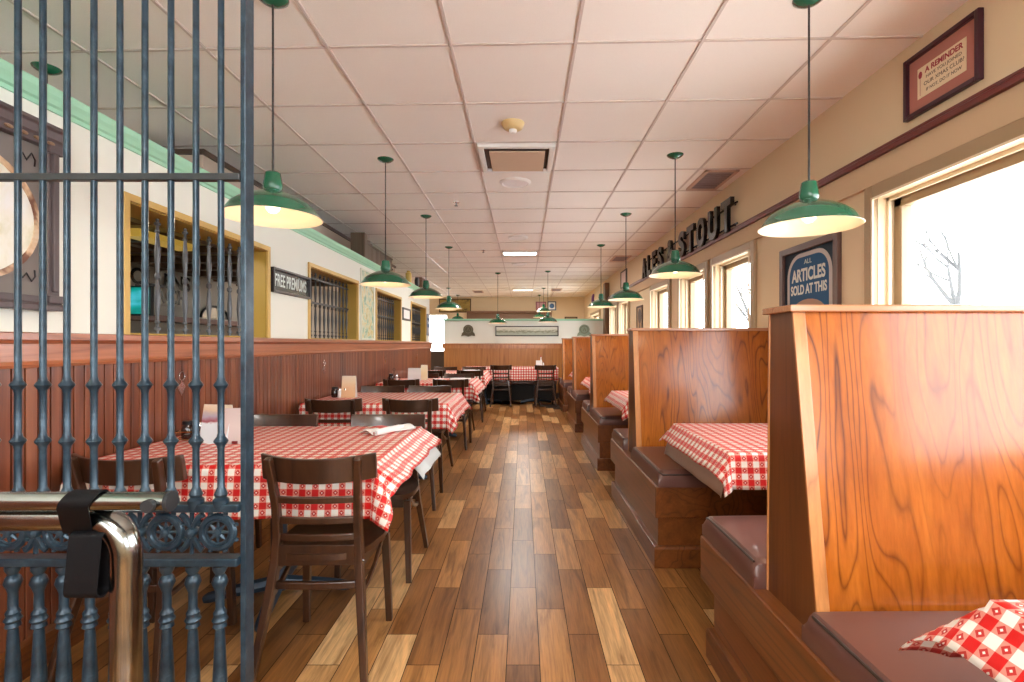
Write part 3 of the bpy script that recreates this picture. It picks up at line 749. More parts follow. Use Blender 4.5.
# ================================================================== HANDRAIL + STRAP
hr = thing('metal_handrail', 'worn nickel handrail with a bent downpipe in front of the iron grille', 'handrail', (-.79, 1.02, 0))
r1 = .0275; xv, zv, br = 0, .906, .075
mb = MB(); pts = [(-1.1, 0, zv), (-.3, 0, zv), (xv - br, 0, zv)] + [(xv - br + br * math.sin(t), 0, zv - br + br * math.cos(t)) for t in [R(a) for a in range(9, 90, 9)]] + [(xv, 0, zv - br), (xv, 0, .4), (xv, 0, 0.004)]
mb.tube(pts, r1, 20); mb.build('bent_pipe', nickel, hr, smooth=True)
mb = MB(); mb.tube([(-1.1, -.052, .953), (.122, -.052, .953)], .0175, 18); mb.build('upper_pipe', nickel, hr, smooth=True)
mb = MB(); mb.tube([(.120, -.052, .953), (.127, -.052, .953)], .0190, 18); mb.tube([(.098, -.080, .951), (.098, -.070, .951)], .012, 14); mb.build('end_fitting', iron_dark, hr, smooth=True)
mb = MB(); mb.lathe([(.055, 0), (.055, .006), (.04, .012), (.033, .014)], (xv, 0, 0), 20); mb.build('floor_flange', nickel, hr, smooth=True)
st = thing('black_strap', 'black rubber strap looped over the nickel handrail', 'strap', (-.845, .98, .9))
def band(mb, loop, x0, x1, t=.004):
    n = len(loop)
    cx = sum(p[0] for p in loop) / n; cz = sum(p[1] for p in loop) / n
    vs = []
    for y, z in loop:
        d = Vector((y - cx, z - cz)); d.normalize(); 
        vs += [(x0, y, z), (x1, y, z), (x1, y + d.x * t, z + d.y * t), (x0, y + d.x * t, z + d.y * t)]
    fs = []
    for i in range(n):
        j = (i + 1) % n
        for k in range(4): fs.append((i * 4 + k, i * 4 + (k + 1) % 4, j * 4 + (k + 1) % 4, j * 4 + k))
    mb.add(vs, fs)
def hull_loop(c1, r1, c2, r2, n=40):
    """outline of a band pulled taut round two circles (y,z)"""
    out = []
    for k in range(n):
        a = 2 * PI * k / n; u = Vector((math.cos(a), math.sin(a)))
        p1 = Vector(c1) + u * r1; p2 = Vector(c2) + u * r2
        out.append(p1 if p1.dot(u) > p2.dot(u) else p2)
    return [(p.x, p.y) for p in out]
mb = MB(); band(mb, hull_loop((.04, .006), .0285, (-.012, .053), .0185), -.028, .030, .004); mb.v = [(x + (z - .03) * .55, y, z) for x, y, z in mb.v]; mb.build('wrap', black_rubber, st, smooth=True)
mb = MB(); band(mb, hull_loop((.018, -.030), .012, (.01, -.120), .015), -.030, .034, .004); mb.build('hanging_loop', black_rubber, st, smooth=True)

# ================================================================== TABLE ITEMS
def lathe_obj(name, prof, m, parent, n=14, c=(0, 0, 0)): return MB().lathe(prof, c, n).build(name, m, parent, smooth=True)
TT = TZ + .0062
def menu(x, y, w, h, rz, label, face, name='table_menu'):
    t = thing(name, label, 'menu', (x, y, TT), R(rz))
    for s in (-1, 1):
        mb = MB(); mb.prism([(s * .0, h), (s * .035, 0), (s * .0375, 0), (s * .0025, h)], -w / 2, w / 2, 'x'); mb.build('card', face if s < 0 else paper, t)
    return t
def menuface(name, cols):
    m, nt, b = mat(name); tc = N(nt, 'ShaderNodeTexCoord'); sp = N(nt, 'ShaderNodeSeparateXYZ'); nt.links.new(tc.outputs['Generated'], sp.inputs[0])
    nz = noise(nt, coords(nt, (14, 14, 30)), 1, 4, .7)
    f = mth(nt, 'ADD', sp.outputs[2], mth(nt, 'MULTIPLY', mth(nt, 'SUBTRACT', nz, .5), .22))
    r = ramp(nt, f, cols); nt.links.new(r, b.inputs['Base Color']); b.inputs['Roughness'].default_value = .35; return m
mf1 = menuface('menu_blue_photo', [(0, (.75, .85, .88)), (.52, (.78, .86, .9)), (.56, (.4, .1, .12)), (.7, (.45, .4, .5)), (.85, (.75, .6, .42)), (1, (.8, .7, .55))])
mf2 = menuface('menu_orange', [(0, (.85, .55, .3)), (.45, (.88, .6, .35)), (.7, (.9, .72, .5)), (1, (.85, .75, .62))])
mf3 = menuface('menu_white', [(0, (.88, .88, .88)), (.6, (.9, .9, .9)), (1, (.8, .82, .82))])
mf4 = menuface('menu_yellow', [(0, (.85, .75, .5)), (.5, (.9, .8, .5)), (1, (.9, .85, .65))])
def at_px(px, py, z=.765): d = (H - z) * F / (py - 344); return (px - 523) * d / F, d
menu(-1.50, 2.52, .15, .185, -8, 'upright menu with blue panel on the nearest left table', mf1)
mt = thing('menu_back_card', 'grey printed menu card leaning beside the blue menu on the nearest left table', 'menu', (-1.395, 2.48, TT), R(6))
mb = MB(); mb.prism([(0, 0), (.003, 0), (.028, .17), (.025, .17)], -.058, .058, 'x'); mb.build('card', menuface('menu_grey', [(0, (.62, .52, .5)), (.5, (.68, .58, .55)), (1, (.6, .5, .48))]), mt)
mb = MB(); mb.box(-.012, .012, -.008, .0, .002, .014); mb.build('clip', plain('dark_red', (.2, .02, .02), .4), mt)
def caddy(x, y, label, m=brass, h=.1):
    t = thing('condiment_caddy', label, 'caddy', (x, y, TT), R(10), 'condiment caddies on the left tables')
    mb = MB(); wv, dv = .075, .05
    for z in (.008, .045): mb.tube([(-wv, -dv, z), (wv, -dv, z), (wv, dv, z), (-wv, dv, z)], .0022, 6, True)
    for sx in (-1, 1):
        for sy in (-1, 1): mb.tube([(sx * wv, sy * dv, 0), (sx * wv, sy * dv, .045)], .0022, 6)
    mb.tube([(-wv, 0, .008), (wv, 0, .008)], .0022, 6); mb.tube([(0, 0, .008), (0, 0, .13)], .0025, 6); ringp = [(.016 * math.cos(a * PI / 6), 0, .146 + .016 * math.sin(a * PI / 6)) for a in range(12)]
    mb.tube(ringp, .0022, 6, True); mb.build('wire_rack', m, t, smooth=True)
    return t
def jar(x, y, kind, label, group='jars and shakers on the left tables'):
    if kind == 'salt':
        t = thing('salt_shaker', label, 'shaker', (x, y, TT), 0, group)
        lathe_obj('jar_body', [(.018, 0), (.020, .004), (.017, .03), (.015, .06), (.016, .066)], white_plastic, t); lathe_obj('lid', [(.0165, .066), (.0165, .078), (.010, .088), (0, .09)], chrome, t)
    elif kind == 'pepper':
        t = thing('pepper_shaker', label, 'shaker', (x, y, TT), 0, group)
        lathe_obj('jar_body', [(.018, 0), (.020, .004), (.017, .03), (.015, .06), (.016, .066)], dark_glass, t); lathe_obj('lid', [(.0165, .066), (.0165, .078), (.010, .088), (0, .09)], chrome, t)
    else:
        t = thing('sauce_jar', label, 'jar', (x, y, TT), 0, group)
        lathe_obj('jar_body', [(.030, 0), (.033, .005), (.034, .055), (.028, .070), (.027, .075)], dark_glass, t); lathe_obj('lid', [(.029, .075), (.029, .09), (.026, .093), (0, .094)], black_metal, t)
    return t
# first table
caddy(-1.665, 2.60, 'brass wire caddy on the nearest left table by the wall'); jar(-1.700, 2.605, 'jar', 'dark sauce jar standing in the brass caddy on the nearest left table')
jar(-1.635, 2.595, 'pepper', 'pepper shaker in the brass caddy on the nearest left table')
# second table
jar(-1.71, 4.66, 'jar', 'dark sauce jar left of the orange menu on the second left table')
jar(-1.655, 4.62, 'salt', 'white salt shaker left of the orange menu on the second left table'); jar(-1.605, 4.63, 'pepper', 'dark pepper shaker left of the orange menu on the second left table')
menu(-1.575, 4.64, .125, .195, 0, 'upright orange menu card on the second left table', mf2)
# third table
caddy(-1.70, 6.75, 'dark wire caddy on the third left table', black_metal); jar(-1.735, 6.74, 'jar', 'dark sauce jar in the caddy on the third left table'); jar(-1.665, 6.745, 'salt', 'white salt shaker in the caddy on the third left table')
menu(-1.42, 6.70, .165, .17, 0, 'upright white menu card on the third left table', mf3)
menu(-1.34, 6.95, .09, .20, 5, 'narrow yellow table card behind the white menu on the third left table', mf4)
# far table
jar(.44, 11.10, 'salt', 'white salt shaker on the long far table', 'things on the far table')
ml = menu(.34, 11.05, .12, .13, 0, 'small white card on the long far table', mf3)
bt = thing('sauce_bottle', 'slim pale sauce bottle on the long far table', 'bottle', (.39, 11.14, TT), 0, 'things on the far table')
lathe_obj('bottle_body', [(.026, 0), (.028, .01), (.028, .11), (.012, .15), (.011, .2)], white_plastic, bt); lathe_obj('lid', [(.013, .2), (.013, .225), (0, .226)], plain('red_cap', (.5, .02, .02), .4), bt)
# rolled napkins
def napkin(x, y, rz, label):
    t = thing('napkin', label, 'napkin', (x, y, TT), R(rz), 'napkins with cutlery on the left tables')
    mb = MB(); n = 16; V = []; Fc = []
    for i in range(n + 1):   # folded cloth, slightly rumpled
        for j in range(9):
            u, v = i / n, j / 8; xx = -.14 + .28 * u; yy_ = -.055 + .11 * v + .012 * math.sin(5 * u)
            V.append((xx, yy_, .010 + .007 * math.sin(7 * u + 2 * v) * math.sin(PI * v) + .012 * math.sin(PI * v)))
    for i in range(n):
        for j in range(8): Fc.append((i * 9 + j, (i + 1) * 9 + j, (i + 1) * 9 + j + 1, i * 9 + j + 1))
    mb.add(V, Fc); o = mb.build('folded_cloth', paper, t, smooth=True); md = o.modifiers.new('t', 'SOLIDIFY'); md.thickness = .006
    mb = MB(); mb.tube([(-.135, -.07, .018), (-.05, -.05, .018), (.05, -.025, .018), (.12, -.012, .016)], [.016, .018, .016, .010], 12); mb.build('napkin_roll', paper, t, smooth=True)
    mb = MB(); mb.tube([(-.150, -.078, .018), (-.125, -.068, .018)], .007, 8); mb.build('fork_end', chrome, t, smooth=True)
    mb = MB(); mb.box(-.055, -.005, -.045, .05, .0265, .0295); mb.build('red_band', plain('napkin_red', (.6, .04, .04), .5), t)
    return t
napkin(-.745, 2.83, 52, 'white napkin roll with cutlery on the nearest left table')
napkin(-.84, 6.85, 8, 'white napkin roll with cutlery on the third left table')
napkin(-.90, 8.95, 8, 'white napkin roll with cutlery on the fourth left table')
# hooks on the beadboard
for k, y in enumerate((2.80, 4.81, 6.94, 8.95)):
    t = thing('wall_hook', 'small silver hook on the red panelling behind the %s left table' % ordn[k], 'hook', (xf, y, 1.03), 0, 'silver hooks on the panelling')
    mb = MB(); mb.prism([(-.032, -.015), (0, -.065), (.032, -.015), (0, .02)], 0, .004, 'x'); mb.build('hook_plate', chrome, t, bevel=.001)
    mb = MB(); mb.tube([(.004,   .024 * math.cos(a * PI / 5), .044 + .024 * math.sin(a * PI / 5)) for a in range(10)], .0028, 6, True); mb.build('hook_ring', chrome, t, smooth=True)

# ================================================================== CEILING FITTINGS
t = thing('air_vent', 'large white square ceiling air diffuser above the aisle', 'vent', (-.049, 4.02, CEIL))
mb = MB(); a, b_ = .285, .245
mb.box(-a, a, -.29, -b_, -.030, 0); mb.box(-a, a, b_, .29, -.030, 0); mb.box(-a, -b_, -b_, b_, -.030, 0); mb.box(b_, a, -b_, b_, -.030, 0); mb.build('vent_frame', white_plastic, t, bevel=.006)
mb = MB(); mb.box(-.245, .245, -.245, .245, -.004, -.001); mb.build('backing', dark_brown, t)
mb = MB(); mb.box(-.205, .215, -.19, .235, -.032, -.020); mb.build('baffle_plate', plain('vent_tan', (.66, .50, .36), .5), t, bevel=.004)
t = thing('smoke_detector', 'yellowed round smoke detector on the ceiling', 'detector', (-.067, 3.40, CEIL))
lathe_obj('detector_body', [(.0, -.045), (.045, -.044), (.062, -.035), (.075, -.012), (.078, 0)], beige_plastic, t, 28); lathe_obj('sensor_cage', [(0, -.07), (.018, -.066), (.026, -.055), (.026, -.044)], white_plastic, t, 16)
for k, (y, r, lab) in enumerate([(4.64, .14, 'round white speaker disc on the ceiling nearest the camera'), (7.05, .14, 'second round white disc on the ceiling, before the lit panel'), (9.35, .14, 'third round white disc on the ceiling, beyond the lit panel'), (13.2, .16, 'farthest round white disc on the ceiling')]):
    t = thing('ceiling_speaker', lab, 'speaker', (-.07, y, CEIL), 0, 'round discs on the ceiling')
    lathe_obj('speaker_rim', [(r * .8, -.010), (r * .86, -.018), (r, -.008), (r + .003, 0)], white_plastic, t, 32); lathe_obj('speaker_grille', [(0, -.013), (r * .8, -.012), (r * .82, -.004)], plain('grille_white%d' % k, (.86, .86, .86), .5), t, 32)
def clight(x, y, label, power, w=.56, l=.28, es=6):
    t = thing('ceiling_light', label, 'light', (x, y, CEIL), 0, 'lit ceiling panels')
    mb = MB(); mb.box(-w / 2, w / 2, -l / 2, -l / 2 + .02, -.02, 0); mb.box(-w / 2, w / 2, l / 2 - .02, l / 2, -.02, 0); mb.box(-w / 2, -w / 2 + .02, -l / 2, l / 2, -.02, 0); mb.box(w / 2 - .02, w / 2, -l / 2, l / 2, -.02, 0)
    mb.build('light_frame', white_plastic, t); mb = MB(); mb.box(-w / 2 + .02, w / 2 - .02, -l / 2 + .02, l / 2 - .02, -.012, -.006); mb.build('diffuser', plain('lit_diffuser', (1, 1, 1), .5, emit=(1, .96, .9), es=es), t)
    l_ = bpy.data.lights.new('panel_glow', 'AREA'); l_.shape = 'RECTANGLE'; l_.size = w; l_.size_y = l; l_.energy = power; l_.color = (1, .95, .88); l_.use_shadow = True
    o = bpy.data.objects.new('panel_glow', l_); COL.objects.link(o); o.parent = t; o.location = (0, 0, -.03)
clight(-.05, 8.22, 'bright lit rectangular panel in the ceiling above the far aisle', 30)
clight(-.05, -1.0, 'added fill light panel behind the camera', 35, .6, 1.2)  # unseen lamp added for general fill
clight(-3.6, 1.5, 'added fill light panel over the bar room near end', 60, .6, 1.2)  # lamp added to brighten the bar room and the ceiling above it
clight(-3.6, 11.0, 'added fill light panel over the bar room far end', 40, .6, 1.2)  # second added lamp, lights the far part of the bar room
clight(0, 13.8, 'lit ceiling panel beyond the half wall', 40, .56, .28, 2)
for k, (x, y, lab) in enumerate([(1.68, 4.57, 'louvred ceiling vent above the black letters at right'), (1.66, 8.75, 'louvred ceiling vent farther along the window wall'), (-1.25, 14.3, 'louvred ceiling vent beyond the half wall, left'), (.9, 13.8, 'louvred ceiling vent beyond the half wall, right')]):
    t = thing('louvred_vent', lab, 'vent', (x, y, CEIL), 0, 'louvred vents in the ceiling'); mb = MB(); a, b_ = .14, .27
    mb.box(-a, a, -b_, -b_ + .03, -.015, 0); mb.box(-a, a, b_ - .03, b_, -.015, 0); mb.box(-a, -a + .03, -b_, b_, -.015, 0); mb.box(a - .03, a, -b_, b_, -.015, 0); mb.build('vent_frame', plain('vent_rim%d' % k, (.62, .45, .38), .5), t)
    mb = MB()
    for i in range(9): mb.box(-a + .03, a - .03, -b_ + .045 + .052 * i, -b_ + .075 + .052 * i, -.012, -.004)
    mb.build('louvres', plain('louvre%d' % k, (.26, .21, .24), .5), t)
for x, y, lab in [(-.69, 5.29, 'small sprinkler head on the ceiling, nearer one left of the aisle'), (-.62, 8.0, 'small sprinkler head on the ceiling, farther one left of the aisle')]:
    t = thing('sprinkler_head', lab, 'sprinkler', (x, y, CEIL), 0, 'sprinkler heads'); lathe_obj('escutcheon', [(.012, -.012), (.034, -.006), (.036, 0)], chrome, t); lathe_obj('deflector', [(.006, -.012), (.006, -.035), (.02, -.037), (.02, -.04), (0, -.04)], iron_dark, t)

# ================================================================== RIGHT WALL DECOR
# black 3D letters on rails
t = thing('letter_sign', 'black raised letters reading ALES & STOUT on the wall above the windows', 'sign', (XR, 6.2, 2.40))
msg = 'ALES & STOUT'; ya, yb = 7.95, 4.47; slots = []
widths = {'A': 1, 'L': .85, 'E': .9, 'S': .9, '&': 1.0, ' ': .45, 'T': .95, 'O': 1, 'U': 1}
tot = sum(widths[c] for c in msg); pos = ya
for c in msg:
    wv = widths[c] / tot * (ya - yb)
    if c != ' ':
        M = MR(pos - wv / 2 - 6.2, .005, -.052)
        cu_w = wv * .70
        o = text('letter', c, .385, black_paint, t, Matrix.Identity(4), .018, 1.0, .016)
        xs = [v.co.x for v in o.data.vertices]; ys_ = [v.co.y for v in o.data.vertices]; wd = max(xs) - min(xs); hh = max(ys_) - min(ys_)
        Sx = cu_w / wd; Sy = .295 / hh; mx = (max(xs) + min(xs)) / 2; my = (max(ys_) + min(ys_)) / 2
        o.data.transform(M @ Matrix.Diagonal((Sx, Sy, 1, 1)) @ Matrix.Translation((-mx, -my, 0)))
    pos -= wv
mb = MB(); mb.box(-.034, -.022, yb - 6.2, ya - 6.2, .085, .100); mb.box(-.034, -.022, yb - 6.2, ya - 6.2, -.100, -.085)
for yv in (yb + .1, 5.6, 6.8, ya - .1): mb.box(-.024, 0, yv - 6.21, yv - 6.19, .088, .098); mb.box(-.024, 0, yv - 6.21, yv - 6.19, -.098, -.088)
mb.build('mounting_rail', black_paint, t)
def frame(t, y0, y1, z0, z1, fw, depth, fm, side, inner, inset=.008, base=0):
    """picture frame in local coords (thing origin on the wall), side -1: right wall (faces -x), +1 left wall"""
    s = side; mb = MB()
    X0_, X1_ = sorted((0, s * depth))
    mb.box(X0_, X1_, y0, y0 + fw, z0, z1); mb.box(X0_, X1_, y1 - fw, y1, z0, z1); mb.box(X0_, X1_, y0 + fw, y1 - fw, z0, z0 + fw); mb.box(X0_, X1_, y0 + fw, y1 - fw, z1 - fw, z1)
    mb.build('picture_frame', fm, t, bevel=.003)
    a, b = sorted((s * .002, s * inset)); mb = MB(); mb.box(a, b, y0 + fw, y1 - fw, z0 + fw, z1 - fw); return mb.build('backing_sheet', inner, t)
# reminder
yc = 2.318; t = thing('framed_notice', 'dark framed pink-matted notice titled A REMINDER high on the right wall', 'picture', (XR, yc, 2.49))
frame(t, -.210, .210, -.148, .148, .022, .025, plain('plum_frame', (.045, .008, .02), .35), -1, plain('rose_mat', (.44, .17, .13), .7))
mb = MB(); mb.box(-.010, -.008, -.135, .135, -.072, .072); mb.build('paper_sheet', plain('notice_paper', (.80, .66, .45), .7), t)
ink_r = plain('red_ink', (.35, .03, .05), .6); ink = plain('dark_ink', (.08, .05, .04), .6)
text('title_text', 'A REMINDER', .036, ink_r, t, MR(-.015, .046, -.0105), .0003, 1.0, .0012)
text('body_text', 'HAVE YOU JOINED', .021, ink, t, MR(-.015, .014, -.0105), .0003, 1.1)
text('body_text', 'OUR XMAS CLUB?', .025, ink, t, MR(-.015, -.016, -.0105), .0003, 1.1)
text('body_text', 'IF NOT, DO IT NOW', .021, ink, t, MR(-.015, -.047, -.0105), .0003, 1.0)
mb = MB(); mb.lathe([(0, 0), (.010, .004), (.013, .018), (.010, .03), (.003, .036), (0, .036)], (0, 0, 0), 10, M=Matrix.Translation((-.0095, .118, .02)) @ Matrix.Diagonal((.12, 1, 1, 1))); mb.box(-.0105, -.0095, .117, .119, -.06, .02); mb.build('torch_mark', ink_r, t)
# blue poster
yc = 3.395; t = thing('blue_poster', 'blue poster with silver arch reading ARTICLES SOLD AT THIS between the windows', 'poster', (XR, yc, 1.50))
frame(t, -.345, .345, -.33, .425, .045, .03, plain('poster_frame', (.10, .05, .04), .4), -1, plain('navy_sheet', (.01, .026, .045), .6, 0, 0, None, 0, .3))
def arch(hw, z0, z1, r, n=10):
    p = [(-hw, z0), (hw, z0)]
    for k in range(n + 1): a = PI / 2 * k / n; p.append((hw - r + r * math.cos(a), z1 - r + r * math.sin(a)))
    for k in range(n + 1): a = PI / 2 + PI / 2 * k / n; p.append((-hw + r + r * math.cos(a), z1 - r + r * math.sin(a)))
    return p
silver = plain('silver_ink', (.50, .46, .44), .5); lt = plain('pale_ink', (.62, .64, .60), .5)
mb = MB(); mb.prism(arch(.265, -.28, .365, .16), -.0095, -.008, 'x'); mb.build('arch_border', silver, t)
mb = MB(); mb.prism(arch(.232, -.25, .337, .13), -.011, -.0095, 'x'); mb.build('arch_field', plain('poster_blue', (.004, .075, .19), .6, 0, 0, None, 0, .3), t)
text('poster_text', 'ALL', .045, lt, t, MR(0, .300, -.0115), .0003, 1.2)
text('poster_text', 'ARTICLES', .115, lt, t, MR(0, .212, -.0115), .0003, .80, .004)
text('poster_text', 'SOLD AT THIS', .088, lt, t, MR(0, .115, -.0115), .0003, .76, .003)
mb = MB(); mb.prism([(.21 * math.cos(a * PI / 12), -.05 + .10 * math.sin(a * PI / 12)) for a in range(13)], -.0125, -.011, 'x'); mb.build('gold_ornament', plain('ochre_ink', (.35, .20, .14), .5), t)
# small pictures farther along
t = thing('small_print', 'small brown framed print between the farther windows', 'picture', (XR, 8.30, 1.62)); frame(t, -.2, .2, -.27, .25, .03, .02, dark_brown, -1, plain('tan_print', (.45, .30, .18), .6))
mb = MB(); mb.prism([(.12 * math.cos(a * PI / 8), .08 + .12 * math.sin(a * PI / 8)) for a in range(16)], -.010, -.008, 'x'); mb.prism([(-.06, -.2), (.06, -.2), (.03, -.04), (-.03, -.04)], -.010, -.008, 'x'); mb.build('figure_print', dark_brown, t)
t = thing('white_print', 'small white print with thin dark frame high beyond the black letters', 'picture', (XR, 9.6, 2.48)); frame(t, -.28, .28, -.17, .15, .02, .02, dark_brown, -1, plain('pink_print', (.75, .6, .55), .6))

# ================================================================== LEFT WALL DECOR
t = thing('ornate_picture', 'large dark carved frame with an oval cream picture, behind the iron grille', 'picture', (XL, 1.675, 1.735))
fm = plain('carved_grey_wood', (.105, .082, .085), .5)
mb = MB(); mb.box(0, .012, -.345, .345, -.32, .325); mb.build('mat_board', plain('grey_mat', (.19, .165, .15), .6), t)
mb = MB()
for sy in (-1, 1):
    mb.box(.0, .040, sy * .355 - .026, sy * .355 + .026, -.30, .29); mb.box(.0, .052, sy * .355 - .010, sy * .355 + .010, -.28, .27)
    mb.box(.0, .055, sy * .355 - .032, sy * .355 + .032, -.325, -.295); mb.box(.0, .055, sy * .355 - .032, sy * .355 + .032, .265, .30)
mb.prism([(.0, .285), (.045, .285), (.05, .31), (.06, .318), (.066, .345), (.078, .352), (.078, .366), (0, .366)], -.39, .39, 'y')
mb.prism([(.0, -.355), (.060, -.355), (.060, -.335), (.045, -.325), (.045, -.30), (0, -.30)], -.385, .385, 'y')
mb.build('carved_frame', fm, t, bevel=.003)
mb = MB()
for k in range(13): mb.lathe([(0, -.006), (.012, -.003), (.014, 0), (.010, .005), (0, .007)], n=8, M=Matrix.Translation((.052, -.33 + .055 * k, .300)) @ Matrix.Rotation(R(90), 4, 'Y') @ Matrix.Diagonal((.6, 1.3, 1, 1)))
gilt = plain('gilt', (.30, .20, .12), .4, .5); mb.build('bead_row', gilt, t, smooth=True)
for sy in (-1, 1):
    for sz in (-1, 1):
        mb = MB(); mb.tube([(.014, sy * .225, sz * .20), (.019, sy * .25, sz * .235), (.014, sy * .27, sz * .215), (.019, sy * .285, sz * .245), (.014, sy * .305, sz * .225), (.016, sy * .30, sz * .20)], .0032, 6)
        mb.build('corner_carving', dark_frame, t, smooth=True)
om, ont, ob = mat('oval_print'); nz = noise(ont, coords(ont, (1, 1, 1), False), 3.2, 5, .6, 1.2)
ont.links.new(ramp(ont, nz, [(.3, (.62, .60, .42)), (.45, (.78, .76, .66)), (.6, (.80, .80, .78)), (.8, (.70, .66, .50))]), ob.inputs['Base Color']); ob.inputs['Roughness'].default_value = .35
E = [(.02 + .285 * math.cos(2 * PI * k / 40), -.025 + .238 * math.sin(2 * PI * k / 40)) for k in range(40)]
mb = MB(); mb.prism(E, .012, .019, 'x'); mb.build('oval_picture', om, t)
rm, rnt, rb_ = mat('mottled_rim'); nz = noise(rnt, coords(rnt, (1, 1, 1), False), 8, 3, .6, .5)
rnt.links.new(ramp(rnt, nz, [(.4, (.16, .06, .03)), (.52, (.62, .42, .26)), (.65, (.72, .60, .44))]), rb_.inputs['Base Color']); rb_.inputs['Roughness'].default_value = .4
mb = MB(); mb.tube([(.018, y * 1.0, z) for y, z in E], 1, closed=True, flat=(.014, .020)); mb.build('oval_rim', rm, t, smooth=True)
# FREE PREMIUMS sign
t = thing('premium_sign', 'dark framed glass sign reading FREE PREMIUMS between the first two barred openings', 'sign', (XL, 4.185, 1.738))
frame(t, -.335, .335, -.095, .095, .018, .03, dark_frame, 1, plain('charcoal_glass', (.07, .08, .08), .2, 0, .5))
text('sign_text', 'FREE PREMIUMS', .135, plain('frosted_letter', (.66, .76, .74), .4), t, ML(0, .0, .009), .0004, .60, .0022)
# tall poster
pm, pnt, pb_ = mat('collage_print'); nz = noise(pnt, coords(pnt, (1, 1, 1), False), 6, 5, .7, 1.5)
pnt.links.new(ramp(pnt, nz, [(.3, (.05, .22, .20)), (.42, (.22, .42, .30)), (.5, (.62, .66, .50)), (.58, (.62, .50, .18)), (.7, (.16, .25, .12))]), pb_.inputs['Base Color']); pb_.inputs['Roughness'].default_value = .4
t = thing('tall_poster', 'tall narrow green and yellow collage poster between the second and third openings', 'poster', (XL, 6.23, 1.72))
frame(t, -.26, .26, -.42, .42, .02, .018, plain('pale_frame', (.70, .74, .62), .5), 1, pm)
t = thing('small_wall_sign', 'small dark and white sign between the third and fourth barred openings', 'sign', (XL, 8.32, 1.72)); frame(t, -.27, .27, -.09, .11, .03, .02, dark_frame, 1, paper)
t = thing('blue_wall_print', 'narrow blue and white print at the end of the partition', 'picture', (XL, 10.2, 1.62)); frame(t, -.12, .12, -.20, .22, .015, .02, plain('blue_frame', (.12, .18, .28), .5), 1, plain('print_white', (.6, .66, .72), .6))
mb = MB(); mb.box(.008, .010, -.09, .09, -.04, .03); mb.box(.008, .010, -.09, .09, .10, .15); mb.build('print_bands', plain('print_blue', (.10, .16, .3), .6), t)
# old wooden trough on top of the partition
oldw = wood('old_wood', (.035, .022, .014), (.10, .07, .045), (.15, .11, .075), 'z', .7, 0, rings=5)
t = thing('wooden_trough', 'old dark wooden plank trough standing on top of the partition', 'trough', (XL + .01, 6.68, 2.263))
mb = MB(); mb.box(-.14, .03, -.66, -.54, 0, .30); mb.build('end_board', oldw, t, bevel=.006)
mb = MB()
for k in range(6): mb.box(-.14, .02, -.53 + .195 * k, -.345 + .195 * k, 0, .185 - .004 * (k % 2))
mb.build('plank_side', oldw, t, bevel=.004)
mb = MB(); mb.box(-.12, .025, -.54, .66, .185, .208); mb.build('top_rail', oldw, t, bevel=.004)
mb = MB(); mb.box(-.10, .0, -.50, -.24, .208, .24); mb.box(-.09, -.01, -.46, -.30, .24, .27); mb.build('block', dark_brown, t, bevel=.01)
mb = MB(); mb.tube([(-.05, .62, .02), (-.04, .66, .11), (-.0, .74, .06)], .012, 8); mb.build('handle', iron_dark, t)
t = thing('antique_machine', 'small antique machine with a wheel on top of the partition, beyond the trough', 'antique', (XL - .02, 9.7, 2.263))
mb = MB(); mb.box(-.1, .05, -.35, .1, 0, .04); mb.box(-.08, .03, -.1, .1, .04, .20); mb.box(-.09, .04, -.16, .14, .20, .235); mb.build('machine_body', hardboard, t, bevel=.005)
mb = MB(); mb.lathe([(.0, -.03), (.075, -.03), (.085, -.02), (.085, .02), (.075, .03), (0, .03)], n=18, M=Matrix.Translation((-.02, -.32, .125)) @ Matrix.Rotation(R(90), 4, 'Y')); mb.build('wheel', iron_dark, t, smooth=True)
t = thing('tin_can', 'small yellow tin on top of the partition behind the second pendant', 'tin', (XL - .0, 8.5, 2.263)); lathe_obj('tin_body', [(.05, 0), (.05, .16), (.03, .18), (.03, .2), (0, .2)], plain('yellow_tin', (.5, .36, .08), .4), t)

# ================================================================== HALF WALL + FAR WALL DECOR
t = thing('panorama_picture', 'long narrow framed panorama picture on the far half wall', 'picture', (.09, HY, 1.545))
mb = MB(); a, b_ = .72, .115
mb.box(-a, a, -.03, 0, -b_, -b_ + .022); mb.box(-a, a, -.03, 0, b_ - .022, b_); mb.box(-a, -a + .022, -.03, 0, -b_, b_); mb.box(a - .022, a, -.03, 0, -b_, b_); mb.build('picture_frame', dark_frame, t)
pm2, pnt, pb_ = mat('panorama'); sp = N(pnt, 'ShaderNodeSeparateXYZ'); tc = N(pnt, 'ShaderNodeTexCoord'); pnt.links.new(tc.outputs['Object'], sp.inputs[0])
nz = noise(pnt, coords(pnt, (9, 1, 30), False), 1, 4, .7); fz = mth(pnt, 'ADD', mth(pnt, 'MULTIPLY', sp.outputs[2], 5), mth(pnt, 'MULTIPLY', nz, .9))
pnt.links.new(ramp(pnt, fz, [(.2, (.45, .50, .40)), (.4, (.22, .24, .16)), (.55, (.60, .62, .50)), (.8, (.72, .75, .66))]), pb_.inputs['Base Color'])
mb = MB(); mb.box(-a + .022, a - .022, -.012, -.001, -b_ + .022, b_ - .022); mb.build('print_sheet', pm2, t)
